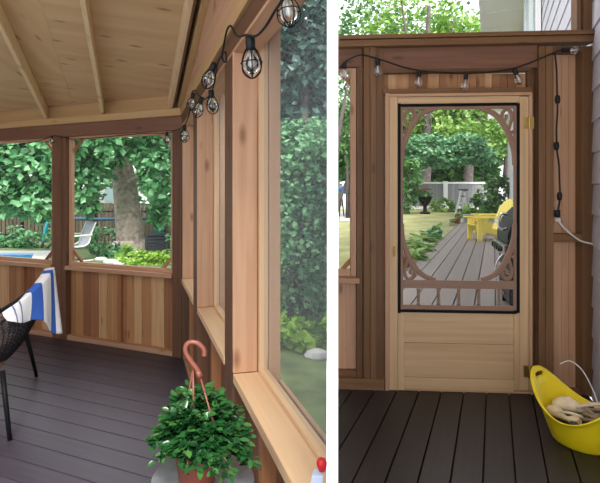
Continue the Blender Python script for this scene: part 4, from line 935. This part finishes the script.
# step ladder
def DK(px, Y): return G(px, Y, .20)
ld = empty('step_ladder', G(462, 20.6, lawnz(20.6)), 'aluminium step ladder standing open at the far end of the deck', 'ladder')
zb = lawnz(20.6); top = at(463.5, 190, 20.6)
for (b0, t0) in (((453.5, 20.2), -.22), ((462, 20.2), .12)):
    mb = MB(); p = G(b0[0], b0[1], lawnz(20.2)); mb.bar(p, (top.x+t0*.45, 20.55, top.z), .07, .035, (0,1,0)); mb.build('front_rail', 'alu', ld)
for b0, t0 in ((471, .16), (466, -.1)):
    mb = MB(); p = G(b0, 21.3, lawnz(21.3)); mb.bar(p, (top.x+t0*.6, 20.65, top.z), .05, .03, (0,1,0)); mb.build('rear_rail', 'alu', ld)
for k in range(4):
    f = (k+.7)/4.6; A = G(453.5, 20.2, zb).lerp(Vector((top.x-.1, 20.55, top.z)), f); B = G(462, 20.2, zb).lerp(Vector((top.x+.055, 20.55, top.z)), f)
    mb = MB(); mb.bar(A, B, .09, .035, (0,0,1)); mb.build('step', 'black' if k % 2 else 'alu', ld)
mb = MB(); mb.abox(top.x-.14, top.x+.12, 20.45, 20.75, top.z-.03, top.z+.04); mb.build('top_cap', 'compost', ld)
# pots at the end of the deck
def planter(name, label, c, prof, mat, plant, size, n, leafm, ph, flower=None, group=None):
    r = empty(name, c, label, 'planter', group); c = Vector(c); mb = MB(); mb.lathe(prof, c, 20); mb.build('pot', mat, r)
    hz = max(z for _, z in prof); mb = MB(); foliage(mb, [(c+Vector((0,0,hz+ph*.5)), (plant, plant, ph*.6)), (c+Vector((plant*.5,0,hz+ph*.35)), (plant*.6, plant*.6, ph*.4))], n, size, CR); mb.build('foliage', leafm, r, recalc=False)
    if flower:
        mb = MB()
        for k in range(flower):
            d = Vector((random.gauss(0,.5), random.gauss(0,.5), random.random()+.5)).normalized(); p = c+Vector((d.x*plant, d.y*plant, hz+ph*.6+d.z*ph*.5))
            for j in range(6): mb.leaf(p, (math.cos(j), math.sin(j), .3), (0,0,1), size*.9, size*.8, .5)
        mb.build('flowers', 'redflower', r, recalc=False)
    return r
pot = lambda r, h: [(0, 0), (r*.78, 0), (r, h*.92), (r*1.08, h*.93), (r*1.08, h), (r*.92, h), (r*.9, h*.88), (0, h*.88)]
planter('planter', 'large blue grey planter with a leafy plant at the far deck end', DK(469, 19.4), pot(.21, .36), 'bluegrey', .26, .16, 170, 'leaf_light', .36)
planter('planter', 'terracotta pot with plant beside the ladder foot', DK(456.5, 19.2), pot(.15, .2), 'terra', .18, .12, 70, 'leaf_light', .16, 2)
planter('planter', 'small pale pot left of the terracotta pot by the ladder', G(450.5, 18.9, lawnz(18.9)), pot(.09, .12), 'offwhite_metal', .14, .1, 60, 'leaf_light', .16)
ur = planter('urn_planter', 'dark urn with red geranium standing before the fence', G(425, 24.3, lawnz(24.3)), [(0,0), (.26,0), (.24,.08), (.1,.14), (.09,.4), (.22,.55), (.34,.82), (.38,.86), (.36,.88), (0,.84)], 'black', .34, .19, 110, 'leaf_back', .35, 9)
# hostas along the deck edge
for i, (px, Y, s, lab) in enumerate(((408, 9.0, 1.0, 'big hosta nearest the door at the left deck edge'), (416, 10.3, 1.05, 'second hosta along the deck edge, behind the nearest one'), (423, 11.5, 1.0, 'third hosta along the deck edge'), (430, 12.8, .9, 'fourth hosta along the deck edge, next to the teal pot'))):
    c = G(px, Y, lawnz(Y)); r = empty('hosta', c, lab, 'plant', 'hostas along the deck edge'); mb = MB(); c = Vector(c)
    for k in range(46):
        a = random.random()*2*PI; el = random.uniform(.25, 1.3); d = Vector((math.cos(a)*math.cos(el), math.sin(a)*math.cos(el), math.sin(el))); p = c+Vector((d.x*.22, d.y*.22, d.z*.28))*s
        mb.leaf(p, Vector((d.x, d.y, .25-random.random()*.5)), Vector((d.x*-.4, d.y*-.4, 1)), .24*s, .17*s, random.random(), rich=True)
    mb.build('foliage', 'leaf_hosta', r, recalc=False)
planter('planter', 'terracotta pot at the near end of the hostas', G(405, 8.2, lawnz(8.2)), pot(.14, .24), 'terra', .15, .12, 40, 'leaf_hosta', .12)
planter('planter', 'teal glazed pot at the far end of the hostas', G(435, 13.4, lawnz(13.4)), pot(.2, .26), 'teal', .2, .14, 60, 'leaf_hosta', .14)
# adirondack chairs
def adirondack(c, ang, k, label):
    r = empty('adirondack_chair', c, label, 'chair', 'yellow wooden chairs on the deck'); L = Loc(c, ang, k)
    for y in (-.30, .30):
        mb = MB(); lbox(mb, L, .28, .38, y-.03, y+.03, 0, .55); mb.build('leg', 'yellow', r)
        mb = MB(); mb.prism([L(.40, y*.86, .40), L(.40, y*.86, .27), L(-.62, y*.86, .0), L(-.62, y*.86, .08), L(-.22, y*.86, .26)], L(0, .03, 0)-L(0, 0, 0)); mb.build('side_rail', 'yellow', r)
        mb = MB(); mb.prism([L(-.42, y-.06, .56), L(-.42, y+.06, .56), L(.30, y+.085, .56), L(.46, y+.06, .56), L(.49, y, .56), L(.46, y-.06, .56), L(.30, y-.085, .56)], L(0,0,.03)-L(0,0,0)); mb.build('armrest', 'yellow', r)
        mb = MB(); mb.prism([L(.27, y, .555), L(.27, y, .36), L(.16, y, .555)], L(0,.025,0)-L(0,0,0)); mb.build('arm_bracket', 'yellow', r)
        mb = MB(); mb.bar(L(-.36, y*.98, .555), L(-.40, y*.9, .10), .04*k, .06*k, (0,1,0)); mb.build('back_post', 'yellow', r)
    for i in range(6):
        f = i/5; x = .40-.60*f; z = .385-.15*f; mb = MB(); mb.box(L(x, 0, z), (L(.045,0,.012)-L(0,0,0)), (L(0,.29,0)-L(0,0,0)), Vector((0,0,.011*k))); mb.build('seat_slat', 'yellow', r)
    for i in range(7):
        w = (i-3)/3; yb, yt = w*.22, w*.33; zt = 1.06-.16*w*w-.02; b, t = L(-.20, yb, .22), L(-.20-(zt-.22)*.42, yt, zt)
        mb = MB(); mb.bar(b, t, .075*k, .022*k, L(1,0,.4)-L(0,0,0)); mb.build('back_slat', 'yellow', r)
    for z, x, hw_ in ((.34, -.285, .25), (.72, -.445, .30)):
        mb = MB(); mb.box(L(x, 0, z), L(.016,0,0)-L(0,0,0), L(0,hw_,0)-L(0,0,0), Vector((0,0,.035*k))); mb.build('back_rail', 'yellow', r)
adirondack(DK(488, 12.5), math.radians(176), 1.02, 'yellow wooden slatted deck chair nearest the door, beside the grill')
adirondack(DK(491.5, 14.4), math.radians(176), 1.0, 'yellow wooden slatted deck chair farther off, behind the nearest yellow one')
# barbecue grill
gc = Vector((3.06, 5.05, .20)); ga = math.atan2(.40, -1); L = Loc(gc, ga)
gr = empty('barbecue_grill', gc, 'black barbecue grill with chrome handle by the house wall', 'grill')
mb = MB(); lbox(mb, L, -.25, .25, -.40, .40, .10, .62); mb.build('cabinet', 'blackplastic', gr, .01)
mb = MB(); lbox(mb, L, -.29, .29, -.44, .44, .62, .70); mb.build('firebox', 'compost', gr, .01)
mb = MB(); pr = [(-.27, .70), (.27, .70), (.27, .80), (.22, .95), (.12, 1.06), (0, 1.10), (-.14, 1.08), (-.25, .98)]
mb.prism([L(x, -.42, z) for x, z in pr], L(0,.84,0)-L(0,0,0)); mb.build('hood', 'black', gr, .012)
mb = MB(); mb.tube(catmull([L(.26, .30, 1.0), L(.31, .33, 1.01), L(.335, .33, .96), L(.335, .33, .88), L(.30, .33, .85), L(.26, .30, .86)], 5), .013, 8); mb.tube([L(.335, .33, .92), L(.335, -.33, .92)], .012, 8); mb.build('hood_handle', 'chrome', gr)
mb = MB(); lbox(mb, L, .29, .31, -.42, .42, .60, .70); mb.build('control_panel', 'chrome', gr, .004)
for y in (-.27, -.09, .09, .27):
    mb = MB(); q = [L(.31, y+.028*math.cos(t*PI/6), .65+.028*math.sin(t*PI/6)) for t in range(12)]; mb.prism(q, L(.03,0,0)-L(0,0,0)); mb.build('knob', 'blackplastic', gr)
for y in (-.35, .35):
    for x in (-.2, .2): mb = MB(); lbox(mb, L, x-.025, x+.025, y-.025, y+.025, 0, .11); mb.build('leg', 'black', gr)
mb = MB(); mb.tube(catmull([L(.28, .30, .62), L(.36, .33, .5), L(.36, .34, .3), L(.28, .33, .2)], 5), .010, 6); mb.build('gas_hose', 'chrome', gr)
mb = MB(); lbox(mb, L, .251, .256, -.36, .36, .40, .44); mb.build('cabinet_handle', 'alu', gr)

# ================================================================== LIGHT
sc_w = bpy.context.scene
w = bpy.data.worlds.new('sky'); sc_w.world = w; w.use_nodes = True
bg = w.node_tree.nodes['Background']; bg.inputs[0].default_value = (.93, .96, 1.0, 1); bg.inputs[1].default_value = 1.35
sd = bpy.data.lights.new('sun', 'SUN'); sd.energy = 3.2; sd.angle = math.radians(25); sd.color = (1, .96, .90)
so_ = bpy.data.objects.new('sun', sd); COL.objects.link(so_); so_.rotation_euler = Vector((-.10, .62, -.78)).to_track_quat('-Z', 'Y').to_euler()
vs = sc_w.view_settings; vs.view_transform = 'Standard'; vs.look = 'None'; vs.gamma = 1; vs.exposure = .85; vs.use_curve_mapping = False
sc_w.cycles.max_bounces = 10; sc_w.cycles.transparent_max_bounces = 16
